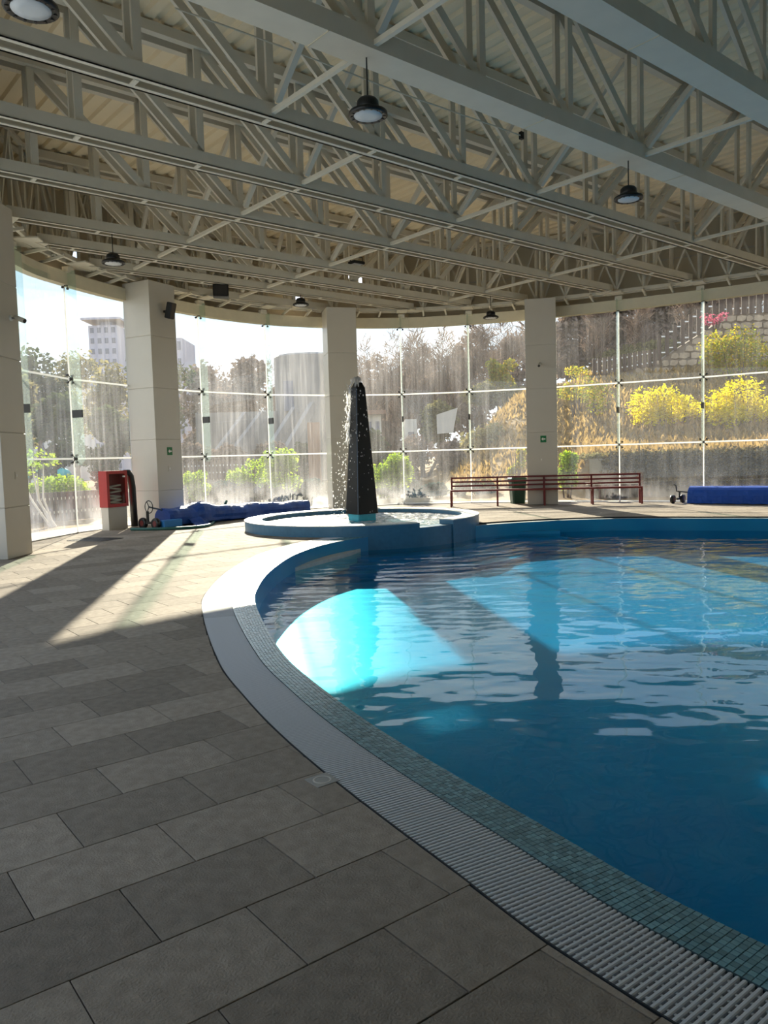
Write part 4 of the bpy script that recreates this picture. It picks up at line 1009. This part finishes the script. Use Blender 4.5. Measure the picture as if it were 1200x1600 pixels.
def foliage(parent, blobs, n, size, m, seed, stick=False, name='foliage', shell=.55):
    V, Fc = leaf_mesh(blobs, n, size, seed, stick, shell); V = V - np.array(ORG[parent.name])
    me = bpy.data.meshes.new(name); me.vertices.add(len(V)); me.vertices.foreach_set('co', V.astype(np.float32).ravel())
    me.loops.add(len(V)); me.loops.foreach_set('vertex_index', Fc.ravel().astype(np.int32)); me.polygons.add(len(Fc)); me.polygons.foreach_set('loop_start', np.arange(0, len(V), 4, dtype=np.int32))
    me.materials.append(m); me.update(); me.validate(); o = bpy.data.objects.new(name, me); COL.objects.link(o); o.parent = parent; ORG[o.name] = ORG[parent.name]; return o
def branches(b, p, d, L_, r_, depth, R_):
    q = p + d * L_; b.tube([p, p + d * L_ * .5 + Vector(R_.normal(0, L_ * .04, 3)), q], [r_, r_ * .85, r_ * .68], 5 if depth > 2 else 3, False)
    if depth == 0: return
    for i in range(3 if depth > 1 else 2):
        a = Vector(R_.normal(0, 1, 3)); a = (a - d * a.dot(d)).normalized(); nd = (d * .78 + a * R_.uniform(.3, .55) + UP * .12).normalized()
        branches(b, p + (q - p) * R_.uniform(.55, 1.0), nd, L_ * R_.uniform(.6, .8), r_ * .6, depth - 1, R_)
def tree(px, D, top_py, wpx, name, label, m, seed, n=2200, size=.38, stick=False, bare=False, grp=None, base_z=None, low=.25):
    """a tree standing on the ground at depth D, its top and width read from the photo"""
    g = aty(px, 700, D); gz = ground_z(g.x, g.y) if base_z is None else base_z; top = aty(px, top_py, D).z; H_ = top - gz; wr = wpx * D / F_PX / 2
    o = thing(name, (g.x, g.y, gz), label, 'tree' if H_ > 3 else 'bush', grp); R_ = np.random.default_rng(seed); b = MB(); base = Vector((g.x, g.y, gz - .05))
    if bare:
        for k in range(3):
            d = Vector((R_.normal(0, .22), R_.normal(0, .15), 1)).normalized(); branches(b, base + Vector((R_.normal(0, .3), R_.normal(0, .3), 0)), d, H_ * .33, .03 * H_ / 2.6, 4, R_)
        b.build('trunk', M['bark'], o); low = .18
    else:
        b.tube([base, base + UP * H_ * .3 + Vector((R_.normal(0, .1), 0, 0)), base + UP * H_ * .7], [.035 * H_ * .5 + .03, .025 * H_ * .5 + .02, .015], 6)
        for k in range(4):
            a = R_.uniform(0, 6.28); b.tube([base + UP * H_ * .28, base + UP * H_ * .55 + Vector((math.cos(a), math.sin(a), 0)) * wr * .5], [.02 * H_ * .4 + .015, .01], 4)
        b.build('trunk', M['bark'], o)
    bl = []
    for k in range(9):
        z = gz + H_ * R_.uniform(low + .1, .86); f = 1 - .35 * abs((z - gz) / H_ - .5); s_ = wr * R_.uniform(.4, .62)
        bl.append(((g.x + R_.uniform(-1, 1) * (wr - s_ * .8) * f, g.y + R_.uniform(-.7, .7) * wr * .7, z), (s_, s_ * .85, min(s_ * .9, H_ * .25))))
    bl.append(((g.x, g.y, gz + H_ * .78), (wr * .5, wr * .5, H_ * .21)))
    foliage(o, bl, n, size, m, seed, stick, 'twigs' if stick else 'foliage'); return o
def bush(px, base_py, D, top_py, wpx, name, label, m, seed, n=1500, size=.12, gz=None, cat='bush', grp=None):
    g = aty(px, base_py, D); z0 = g.z if gz is None else gz; top = aty(px, top_py, D).z; wr = wpx * D / F_PX / 2; H_ = max(.2, top - z0)
    o = thing(name, (g.x, g.y, z0), label, cat, grp); R_ = np.random.default_rng(seed); b = MB()
    for k in range(6):
        x = R_.uniform(-.6, .6) * wr; b.tube([(g.x + x * .4, g.y, z0 - .05), (g.x + x * .7, g.y + R_.normal(0, .1), z0 + H_ * .4), (g.x + x, g.y + R_.normal(0, .15), z0 + H_ * .8)], [.03, .022, .01], 5)
    b.build('stems', M['bark'], o)
    bl = []
    for k in range(max(8, int(7 * wr / H_))):
        s_ = min(wr, H_) * R_.uniform(.32, .5); x = R_.uniform(-1, 1) * max(0, wr - s_)
        bl.append(((g.x + x, g.y + R_.uniform(-.4, .4) * wr * .6, z0 + H_ * R_.uniform(.3, .78)), (s_ * 1.1, s_, min(s_, H_ * .3))))
    foliage(o, bl, n, size, m, seed); return o

# far trees: left
GB = 'trees beyond the glass wall'
tree(62, 66, 534, 120, 'dense_tree', 'dense hazy tree leftmost behind the glass', M['leaf_dark'], 11, 2600, .5, grp=GB)
tree(120, 74, 545, 110, 'round_tree', 'round olive tree left of the grey tower', M['leaf_olive'], 12, 2400, .42, grp=GB)
tree(40, 48, 575, 60, 'small_tree', 'small olive tree near the leftmost column', M['leaf_olive'], 13, 1800, .4, grp=GB)
tree(180, 56, 558, 100, 'broad_tree', 'broad olive tree below the grey tower', M['leaf_olive'], 14, 2600, .42, grp=GB)
tree(88, 40, 610, 96, 'leafy_tree', 'dark leafy tree low behind the left panes', M['leaf_dark'], 15, 2400, .36, grp=GB, low=.05)
tree(165, 38, 630, 90, 'leafy_tree', 'dark leafy tree behind the fire cabinet', M['leaf_dark'], 16, 2400, .36, grp=GB, low=.05)
tree(255, 56, 545, 110, 'leafy_tree', 'dark tree mostly behind the fire cabinet column', M['leaf_dark'], 17, 2200, .42, grp=GB)
# middle left
tree(325, 66, 562, 90, 'twiggy_tree', 'grey twiggy tree right of the fire cabinet column', M['twig'], 21, 4200, .5, grp=GB, low=.1)
tree(385, 68, 556, 100, 'twiggy_tree', 'grey twiggy tree left of the round concrete building', M['twig'], 22, 4200, .5, grp=GB, low=.1)
for i, (px, ty) in enumerate(((345, 558), (400, 545), (425, 540))):
    tree(px, 78 + 9 * i, ty, 40, 'bare_tree', ('thin bare tree above the middle left treeline', 'bare tree just left of the round concrete building', 'bare branches over the round concrete building')[i], M['twig'], 24 + i, 500, .8, True, True, GB)
# middle: bare wood between the obelisk and the bench column
spots = [(575, 66, 520, 70, 'first bare tree right of the obelisk tip'), (618, 68, 505, 70, 'bare tree behind the second glass joint'), (655, 58, 498, 80, 'tall bare tree in the middle of the wood'), (700, 68, 495, 75, 'bare tree above the pale concrete panel'),
         (745, 58, 492, 75, 'bare tree above the rounded hedge'), (790, 68, 490, 75, 'bare tree left of the bench column'), (845, 58, 486, 75, 'bare tree behind the bench column')]
for i, (px, D, ty, wp, lb) in enumerate(spots): tree(px, D, ty, wp, 'bare_tree', lb, M['twig'], 40 + i, 1500, .9, True, True, GB)
for i, (px, D, ty, wp, lb) in enumerate(((600, 79, 585, 88, 'low brown thicket behind the obelisk'), (690, 79, 575, 88, 'low brown thicket in the middle of the wood'), (780, 79, 565, 88, 'low brown thicket left of the bench column'))):
    tree(px, D, ty, wp, 'thicket', lb, M['twig'], 60 + i, 5200, .5, grp=GB, low=0.0)
# right, above the fence
for i, (px, D, ty, wp, lb) in enumerate(((900, 62, 480, 96, 'brown thicket above the fence right of the bench column'), (970, 64, 470, 96, 'brown thicket above the middle of the hillside fence'), (1045, 62, 455, 96, 'brown thicket above the fence steps'), (1130, 66, 440, 110, 'brown thicket behind the upper fence'))):
    tree(px, D, ty, wp, 'thicket', lb, M['twig'], 70 + i, 5200, .5, grp=GB, low=0.0)
    tree(px + 35, D - 8, ty - 10, 60, 'bare_tree', lb.replace('brown thicket', 'bare grey tree'), M['twig'], 80 + i, 900, .9, True, True, GB)
tree(1005, 56, 535, 150, 'hedge', 'green hedge behind the hillside fence', M['leaf_olive'], 90, 3000, .3, grp=None, low=.0)

# dark planting that closes the view below the wood and behind the fences
for i, (px, D, ty, wp, lb, m_) in enumerate(((585, 43, 668, 60, 'dark shrubbery right of the obelisk behind the lime bush', 'leaf_dark'), (640, 45, 682, 70, 'dark shrubbery below the pale hut', 'twig'), (700, 43, 690, 70, 'dark shrubbery below the concrete panel', 'twig'),
        (300, 46, 690, 70, 'dark shrubbery behind the middle left fence', 'twig'), (355, 47, 692, 70, 'brown shrubbery behind the middle of the fence', 'twig'), (415, 46, 694, 70, 'brown shrubbery left of the brick pier', 'twig'), (470, 47, 690, 60, 'dark shrubbery behind the tall light green bush', 'leaf_dark'))):
    tree(px, D, ty, wp, 'shrubbery', lb, M[m_], 200 + i, 1800, .3, low=.0)
for i, (px, D, ty, wp, lb) in enumerate(((590, 95, 548, 100, 'far brown wood behind the obelisk tip'), (660, 104, 535, 110, 'far brown wood above the rounded hedge'), (735, 95, 528, 110, 'far brown wood right of the middle'), (810, 104, 520, 110, 'far brown wood beside the bench column'), (450, 120, 585, 80, 'far brown wood behind the round concrete building'), (350, 120, 580, 80, 'far brown wood behind the middle left trees'))):
    tree(px, D, ty, wp, 'far_wood', lb, M['twig'], 220 + i, 4200, .62, grp=GB, low=.0)
# dry grass tufts on the banks
tv = []; Rg = np.random.default_rng(77)
while len(tv) < 9000:
    az, r_ = Rg.uniform(.06, .62), 28.6 + 20 * Rg.random() ** 1.2; y = r_ / math.sqrt(1 + az * az); x = az * y; z = ground_z(x, y)
    if z > .25: tv.append((x, y, z))
tv = np.array(tv); hgt = Rg.uniform(.12, .4, len(tv)); lean = Rg.normal(0, .12, (len(tv), 2)); wd = Rg.uniform(.05, .14, len(tv))
V = np.stack([tv + np.stack([-wd, wd * 0, wd * 0 - .03], 1), tv + np.stack([wd, wd * 0, wd * 0 - .03], 1), tv + np.stack([lean[:, 0], lean[:, 1], hgt], 1)], 1).reshape(-1, 3) 
me = bpy.data.meshes.new('tufts'); me.from_pydata(V.tolist(), [], np.arange(len(V)).reshape(-1, 3).tolist()); M['tuft'] = leafmat('dry_grass_blades', srgb(120, 98, 56), srgb(176, 148, 92), 0.4); me.materials.append(M['tuft'])
o = bpy.data.objects.new('tufts', me); COL.objects.link(o); o.parent = gnd; o['kind'] = 'stuff'
# buildings
def building(px0, px1, top_py, D, name, label, m, depth=8, storeys=8, cols=3, base=-.1):
    a, b_ = aty(px0, 700, D), aty(px1, 700, D); top = aty((px0 + px1) / 2, top_py, D).z; c = Vector(((a.x + b_.x) / 2, D + depth / 2, (top + base) / 2)); W2_ = b_.x - a.x
    o = thing(name, (c.x, c.y, base), label, 'building'); MB().box(c, (W2_, depth, top - base)).build('walls', m, o)
    hs_ = (top - base) / storeys
    for i in range(storeys):
        for j in range(cols):
            x = a.x + W2_ * (j + .5) / cols; z = base + hs_ * (i + .55); MB().box((x, D - .02, z), (W2_ / cols * .5, .1, hs_ * .5)).build('window', M['darkwin'], o)
    return o, c, W2_, top
o, c, W2_, top = building(148, 192, 508, 190, 'tower_block', 'distant grey tower block with a flat canopy roof', M['tower'], 10, 14, 4)
MB().box((c.x, c.y, top + 1.4), (W2_ + 2.5, 13, .5)).box((c.x, c.y, top + .6), (W2_ * .4, 5, 1.3)).build('roof_canopy', M['tower'], o)
o, c, W2_, top = building(40, 105, 596, 80, 'white_house', 'low white house half hidden by the left trees', M['white'], 8, 2, 4)
MB().prism([(c.x - W2_ / 2 - .4, c.y - 4.4), (c.x + W2_ / 2 + .4, c.y - 4.4), (c.x + W2_ / 2 + .4, c.y + 4.4), (c.x - W2_ / 2 - .4, c.y + 4.4)], top, top + .4).build('roof', M['tower'], o)
o, c, W2_, top = building(262, 292, 528, 130, 'grey_block', 'grey block of flats beside the fire cabinet column', M['tower'], 9, 8, 3)
# round concrete building with raking struts
D = 58.0; c = aty(482, 700, D); rad_ = 56 * D / F_PX; top = aty(470, 553, D).z
o = thing('round_concrete_building', (c.x, D + rad_, -.1), 'round grey concrete building with raking struts left of the obelisk', 'building')
MB().lathe((c.x, D + rad_, 0), [(rad_, -.1), (rad_, top), (rad_ - .2, top + .15), (.01, top + .3)], 40).build('drum', M['concrete'], o, False)
q = aty(452, 618, D); MB().box((q.x, D + rad_ - math.sqrt(max(.1, rad_ ** 2 - (q.x - c.x) ** 2)), q.z), (.9, .25, 2.2)).build('window', M['darkwin'], o)
wt_, wl, wr_ = aty(400, 642, D).z, aty(300, 700, D).x, aty(440, 700, D).x
MB().box(((wl + wr_) / 2, D + 3.5, wt_ / 2), (wr_ - wl, 4, wt_ + .1)).build('wing', M['concrete'], o)
for i, (x0, y0, x1, y1) in enumerate(((385, 648, 340, 708), (410, 648, 365, 708), (462, 640, 420, 706), (490, 632, 448, 704))):
    MB().beam(aty(x0, y0, D - 1.2), aty(x1, y1, D - 3.4), .4, .55).build('raking_strut', M['concrete'], o)
o = MB().box(aty(492, 720, 41) + UP * -.2, (.62, .62, 4.4)).build('brick_pier', M['brick'], loc=aty(492, 770, 41)); tag(o, 'brown brick pier beside the column behind the obelisk', 'pier')
# things on the slope in the middle
p = aty(699, 658, 46); o = MB().add([aty(*q, 46) for q in ((682, 648), (715, 637), (708, 676), (683, 678))] + [aty(*q, 46.5) for q in ((682, 648), (715, 637), (708, 676), (683, 678))], [(3, 2, 1, 0), (4, 5, 6, 7), (0, 1, 5, 4), (1, 2, 6, 5), (2, 3, 7, 6), (3, 0, 4, 7)]).build('concrete_panel', M['palecon'], loc=p)
tag(o, 'pale slanted concrete panel on the slope behind the wood', 'wall panel')
o, c, W2_, top = building(560, 597, 648, 49, 'small_house', 'small tan house right of the obelisk', M['palecon'], 5, 2, 3)
MB().prism([(c.x - W2_ / 2 - .3, c.y - 3), (c.x + W2_ / 2 + .3, c.y - 3), (c.x + W2_ / 2 + .3, c.y + 3), (c.x - W2_ / 2 - .3, c.y + 3)], top, top + .25).build('roof', M['brick'], o)
o, c, W2_, top = building(634, 652, 655, 49, 'low_wall_house', 'low pale hut beside the concrete panel', M['palecon'], 4, 1, 1)
bush(690, 700, 49, 622, 90, 'rounded_hedge', 'rounded olive hedge arching over the concrete panel', M['leaf_olive'], 101, 3000, .3, cat='hedge')
bush(772, 640, 52, 598, 110, 'clipped_hedge', 'clipped olive hedge left of the bench column', M['leaf_olive'], 102, 2600, .3, cat='hedge')
bush(785, 620, 55, 556, 60, 'golden_tree', 'golden green tree top left of the bench column', M['leaf_orange'], 103, 1800, .3, cat='tree')
bush(770, 720, 39, 660, 110, 'tufted_shrub', 'grey green tufted shrub on the brown slope', M['leaf_olive'], 104, 900, .3)

# bushes close to the glass
bush(95, 790, 24.2, 741, 125, 'clipped_hedge', 'bright yellow green hedge behind the left fence', M['leaf_green'], 111, 3800, .12, gz=-.06, cat='hedge')
bush(304, 775, 28, 728, 52, 'low_bush', 'bright green bush right of the fire cabinet column', M['leaf_green'], 112, 1500, .13, gz=-.06)
bush(390, 778, 30, 720, 90, 'low_bush', 'green bush rising along the middle left pane', M['leaf_green'], 113, 1700, .14, gz=-.06)
bush(452, 778, 28, 690, 84, 'tall_bush', 'taller light green bush left of the obelisk column', M['leaf_green'], 114, 2600, .14, gz=-.06)
bush(616, 784, 28.6, 698, 100, 'round_bush', 'round lime green bush just right of the obelisk', M['leaf_green'], 115, 4000, .12, gz=-.06)
o = bush(622, 785, 26.9, 760, 90, 'ground_cover', 'dark blue green planting in the low planter', M['lav'], 116, 1500, .10, gz=.08, cat='plants')
a, b_ = aty(580, 785, 26.5), aty(676, 783, 26.5); o = MB().box(((a.x + b_.x) / 2, 26.5, .03), (b_.x - a.x, .12, .2)).build('planter_kerb', M['palecon'], loc=(a.x, 26.5, 0)); tag(o, 'low pale planter kerb outside right of the obelisk', 'kerb')
bush(808, 750, 27.5, 690, 34, 'flowering_shrub', 'green shrub with orange flowers left of the bench column', M['leaf_orange'], 117, 900, .12, gz=.3)
bush(885, 760, 26.6, 694, 58, 'round_bush', 'bright green bush right of the bench column', M['leaf_green'], 118, 2600, .12, gz=.0)
bush(1046, 692, 34.5, 597, 122, 'yellow_shrub', 'bright yellow shrub on the bank, nearer the bench', M['leaf_yellow'], 119, 4200, .15)
bush(1158, 692, 33.0, 588, 140, 'yellow_shrub', 'bright yellow shrub at the right edge', M['leaf_yellow'], 120, 5200, .15)
bush(1155, 600, 40, 490, 120, 'autumn_tree', 'orange and green leaved tree at the right edge', M['leaf_orange'], 121, 3400, .16, cat='tree')
bush(1118, 512, 43, 488, 46, 'flowers', 'pink flowers on top of the stone block', M['pink'], 122, 260, .14, cat='flowers')
tree(930, 36, 595, 62, 'slender_tree', 'slender young tree on the dry bank right of the bench column', M['leaf_orange'], 123, 500, .16)
bush(900, 650, 38, 560, 60, 'sparse_shrub', 'sparse yellowish shrub below the fence start', M['leaf_orange'], 124, 700, .16)
for i, (px, D, ty, wp, lb) in enumerate(((330, 29.2, 752, 90, 'low dark planting right of the fire cabinet column'), (410, 29.0, 752, 90, 'low dark planting under the middle left bushes'), (478, 29.4, 748, 60, 'low dark planting left of the obelisk column'), (600, 30.4, 742, 70, 'low dark planting behind the lime green bush'), (668, 29.6, 750, 80, 'low dark planting behind the left end of the bench'), (748, 29.0, 752, 80, 'low dark planting behind the middle of the bench'))):
    bush(px, 780, D, ty, wp, 'low_planting', lb, M['leaf_dark' if i % 2 else 'lav'], 300 + i, 2600, .16, gz=-.06, cat='plants', grp='low dark planting beds')
gl_ = MB(); vs = []
for a in np.linspace(-.62, .05, 40):
    for r_ in (25.2, 62): vs.append((r_ * math.sin(a), r_ * math.cos(a), -.045))
gl_.add(vs, [(2 * i, 2 * i + 1, 2 * i + 3, 2 * i + 2) for i in range(39)]).build('lawn', M['lawn'])
tag(bpy.data.objects['lawn'], 'dark planted garden ground beyond the left and middle panes', kind='structure')
# shrub with bare stems just outside the left pane
g = aty(78, 815, 20.6); o = thing('bare_stemmed_shrub', (g.x, g.y, -.05), 'leggy shrub with pale bare stems outside the left pane', 'bush')
for i, (x1, y1) in enumerate(((28, 735), (50, 728), (68, 725), (58, 740))):
    e = aty(x1, y1, 20.6 + .1 * i); MB().tube([(g.x + .05 * i, g.y, -.05), ((g.x + e.x) / 2 - .06, g.y, e.z * .45), (e.x, e.y, e.z)], [.035, .028, .012], 6).build('stem', M['palecon'], o)
foliage(o, [((aty(60, 722, 20.6).x, 20.6, 1.75), (.6, .4, .3)), ((aty(45, 735, 20.6).x, 20.6, 1.55), (.35, .3, .25))], 260, .11, M['leaf_green'], 130)
# teal parasols
for i, (px, py, wp, tl_, lb) in enumerate(((96, 737, 30, .35, 'tilted teal parasol above the hedge, nearest the fire cabinet'), (64, 738, 22, .1, 'teal parasol above the hedge in the middle of three'), (44, 741, 18, .0, 'teal parasol above the hedge beside the leftmost column'))):
    p = aty(px, py, 46); r_ = wp * 46 / F_PX / 2; o = thing('parasol', (p.x, p.y, -.06), lb, 'parasol', 'teal parasols')
    ax = Vector((tl_, -.55, 1)).normalized(); MB().lathe(p, [(r_, -.12), (r_ * .7, .06), (r_ * .3, .17), (.01, .2)], 16, ax).build('canopy', M['umbrella'], o, True)
    MB().cyl((p.x, p.y, -.06), p + UP * .1, .03, 8).build('pole', M['palecon'], o)

# fences: brown upright planks with rails between them, their sun glint put in as white
def fence(P, Q, n_, zb, h, rails, label, step=None, wfrac=.74, thick=.06, cap=None):
    P, Q = Vector(P), Vector(Q); o = thing('fence', (P.x, P.y, min(zb(0), zb(1))), label, 'fence', 'plank fences with white rails'); d = (Q - P); dn = Vector((d.x, d.y, 0)).normalized(); w_ = d.length / n_
    me = MB().box((0, 0, h / 2), (w_ * wfrac, thick, h), dn).mesh('plank', M['post'])
    rm = {}
    for i in range(n_):
        f = (i + .5) / n_; c = P + d * f; z = zb(f); inst('plank', me, o, (c.x, c.y, z))
        if i < n_ - 1:
            c2_ = P + d * ((i + 1) / n_); z2 = zb((i + 1) / n_)
            for r_ in rails:
                if r_ not in rm: rm[r_] = MB().box((0, 0, 0), (w_ * (1.02 - wfrac) + .01, thick * .7, .075), dn).mesh('rail', M['rail'])
                inst('rail', rm[r_], o, (c2_.x, c2_.y, z2 + r_))
    return o
a, b_ = atz(40, 816), atz(162, 806); fence((a.x, a.y, 0), (b_.x, b_.y, 0), 20, lambda f: -.05, .85, (.27, .66), 'low plank fence with two rows of rails painted with white glint behind the left panes')
a, b_ = aty(284, 740, 40), aty(405, 738, 40); fence((a.x, 40, 0), (b_.x, 40, 0), 22, lambda f: .62, .95, (.38, .74), 'plank fence on the terrace wall behind the middle left panes')
o = MB().box(((a.x + b_.x) / 2, 40.2, .28), (b_.x - a.x + 1, .3, .7)).build('terrace_wall', M['concrete'], loc=(a.x, 40.2, -.07)); tag(o, 'low grey wall under the middle left fence', 'wall')
a, b_ = aty(286, 765, 31), aty(405, 762, 31); fence((a.x, 31, 0), (b_.x, 31, 0), 20, lambda f: -.05, .75, (.58,), 'lower plank fence nearest the middle left panes')
# hillside fence and stepped stone wall
DF = 45.0
pt = lambda x, y: aty(x, y, DF)
o = thing('stone_wall', pt(1030, 600), 'stepped stone retaining wall under the hillside fence', 'wall')
prof_px = [(925, 588), (936, 583), (973, 579), (1030, 570)] + [(1030 + 12.2 * k, 563 - 7.8 * k) for k in range(8)] + [(1122, 494), (1210, 486), (1260, 482)]
prof_w = [pt(*q) for q in prof_px]
core_ = MB(); zb_ = pt(1000, 640).z
core_.add([(q.x, DF + .06, q.z) for q in prof_w] + [(q.x, DF + .06, zb_) for q in prof_w] + [(q.x, DF + .6, q.z) for q in prof_w] + [(q.x, DF + .6, zb_) for q in prof_w],
          [(i, i + 1, len(prof_w) + i + 1, len(prof_w) + i) for i in range(len(prof_w) - 1)] + [(i, 2 * len(prof_w) + i, 2 * len(prof_w) + i + 1, i + 1) for i in range(len(prof_w) - 1)]).build('mortar_core', M['mortar'], o)
xt = [q.x for q in prof_w]; zt = [q.z for q in prof_w]
rws = 7; Rs = np.random.default_rng(31); x = xt[0] + .1; cell = .5
for r_ in range(int((max(zt) - zb_) / .40)):
    x = xt[0] + (.25 if r_ % 2 else 0); z = zb_ + .40 * r_
    while x < xt[-1] - .3:
        w_ = Rs.uniform(.38, .68); tp_ = np.interp(x + w_ / 2, xt, zt)
        if z + .34 < tp_ and z + .4 > ground_z(x, DF) - .4:
            jit = lambda: Rs.uniform(-.05, .05)
            poly = [(x + .02 + jit(), z + .08 + jit()), (x + w_ * .5 + jit(), z + .02), (x + w_ - .02 + jit(), z + .1 + jit()), (x + w_ - .03 + jit(), z + .3 + jit()), (x + w_ * .45 + jit(), z + .37), (x + .03 + jit(), z + .3 + jit())]
            dpt_ = Rs.uniform(.02, .07); MB().add([(q[0], DF - dpt_, q[1]) for q in poly] + [(q[0], DF + .1, q[1]) for q in poly], [tuple(range(6))] + [(i, 6 + i, 6 + (i + 1) % 6, (i + 1) % 6) for i in range(6)]).build('stone', M['stone'], o)
        x += w_ + .02
fence(pt(925, 588), pt(1027, 571), 13, lambda f: pt(925 + 102 * f, 588 - 17 * f).z, .95, (.22, .76), 'lower run of the hillside plank fence right of the bench column')
fence(pt(1024, 566), pt(1122, 503), 8, lambda f: pt(1024 + 98 * f, 567 - 62.6 * f).z, 1.45, (.30, 1.20), 'stepped run of the hillside plank fence', wfrac=.42)
fence(pt(1122, 494), pt(1215, 487), 8, lambda f: pt(1122 + 93 * f, 494 - 7 * f).z, 1.35, (.35,), 'upper run of the hillside plank fence on the stone block')
# ivy covered low wall
a, b_ = aty(955, 760, 28.0), aty(1290, 755, 27.0); o = thing('ivy_wall', (7.9, 26.9, -.06), 'low concrete wall hung with dry ivy at the foot of the bank', 'wall')
iv = lambda f: (28.0 * math.sin(.285 + .26 * f), 28.0 * math.cos(.285 + .26 * f))
b = MB()
for i in range(-1, 10): b.beam((*iv(i / 10), .6), (*iv((i + 1) / 10), .6), .3, 1.35)
b.build('wall_core', M['concrete'], o)
bl = [((iv(f)[0], iv(f)[1] - .22, z), (.5, .2, .34)) for f in np.linspace(0, 1, 26) for z in ((.55, .9, 1.25) if f > .12 else (1.0, 1.25))]
foliage(o, bl, 9000, .16, M['leaf_ivy'], 140, name='ivy'); bl = [((iv(f)[0], iv(f)[1] + .1, 1.36), (.5, .35, .12)) for f in np.linspace(-.1, 1, 30)]
foliage(o, bl, 2600, .14, M['leaf_olive'], 141, name='grass_fringe')
# pale slab table beyond the bench
a, b_ = aty(915, 772, 26.2), aty(990, 772, 26.2); o = thing('outdoor_table', ((a.x + b_.x) / 2, 26.0, -.03), 'long pale outdoor table behind the right half of the bench', 'table')
MB().box(((a.x + b_.x) / 2, 26.0, .46), (b_.x - a.x, .7, .06), (1, -.12, 0)).build('top', M['palecon'], o)
for f in np.linspace(.04, .96, 6): MB().box((a.x + (b_.x - a.x) * f, 26.0 - .12 * (b_.x - a.x) * (f - .5), .2), (.07, .5, .46)).build('leg', M['dsteel'], o)
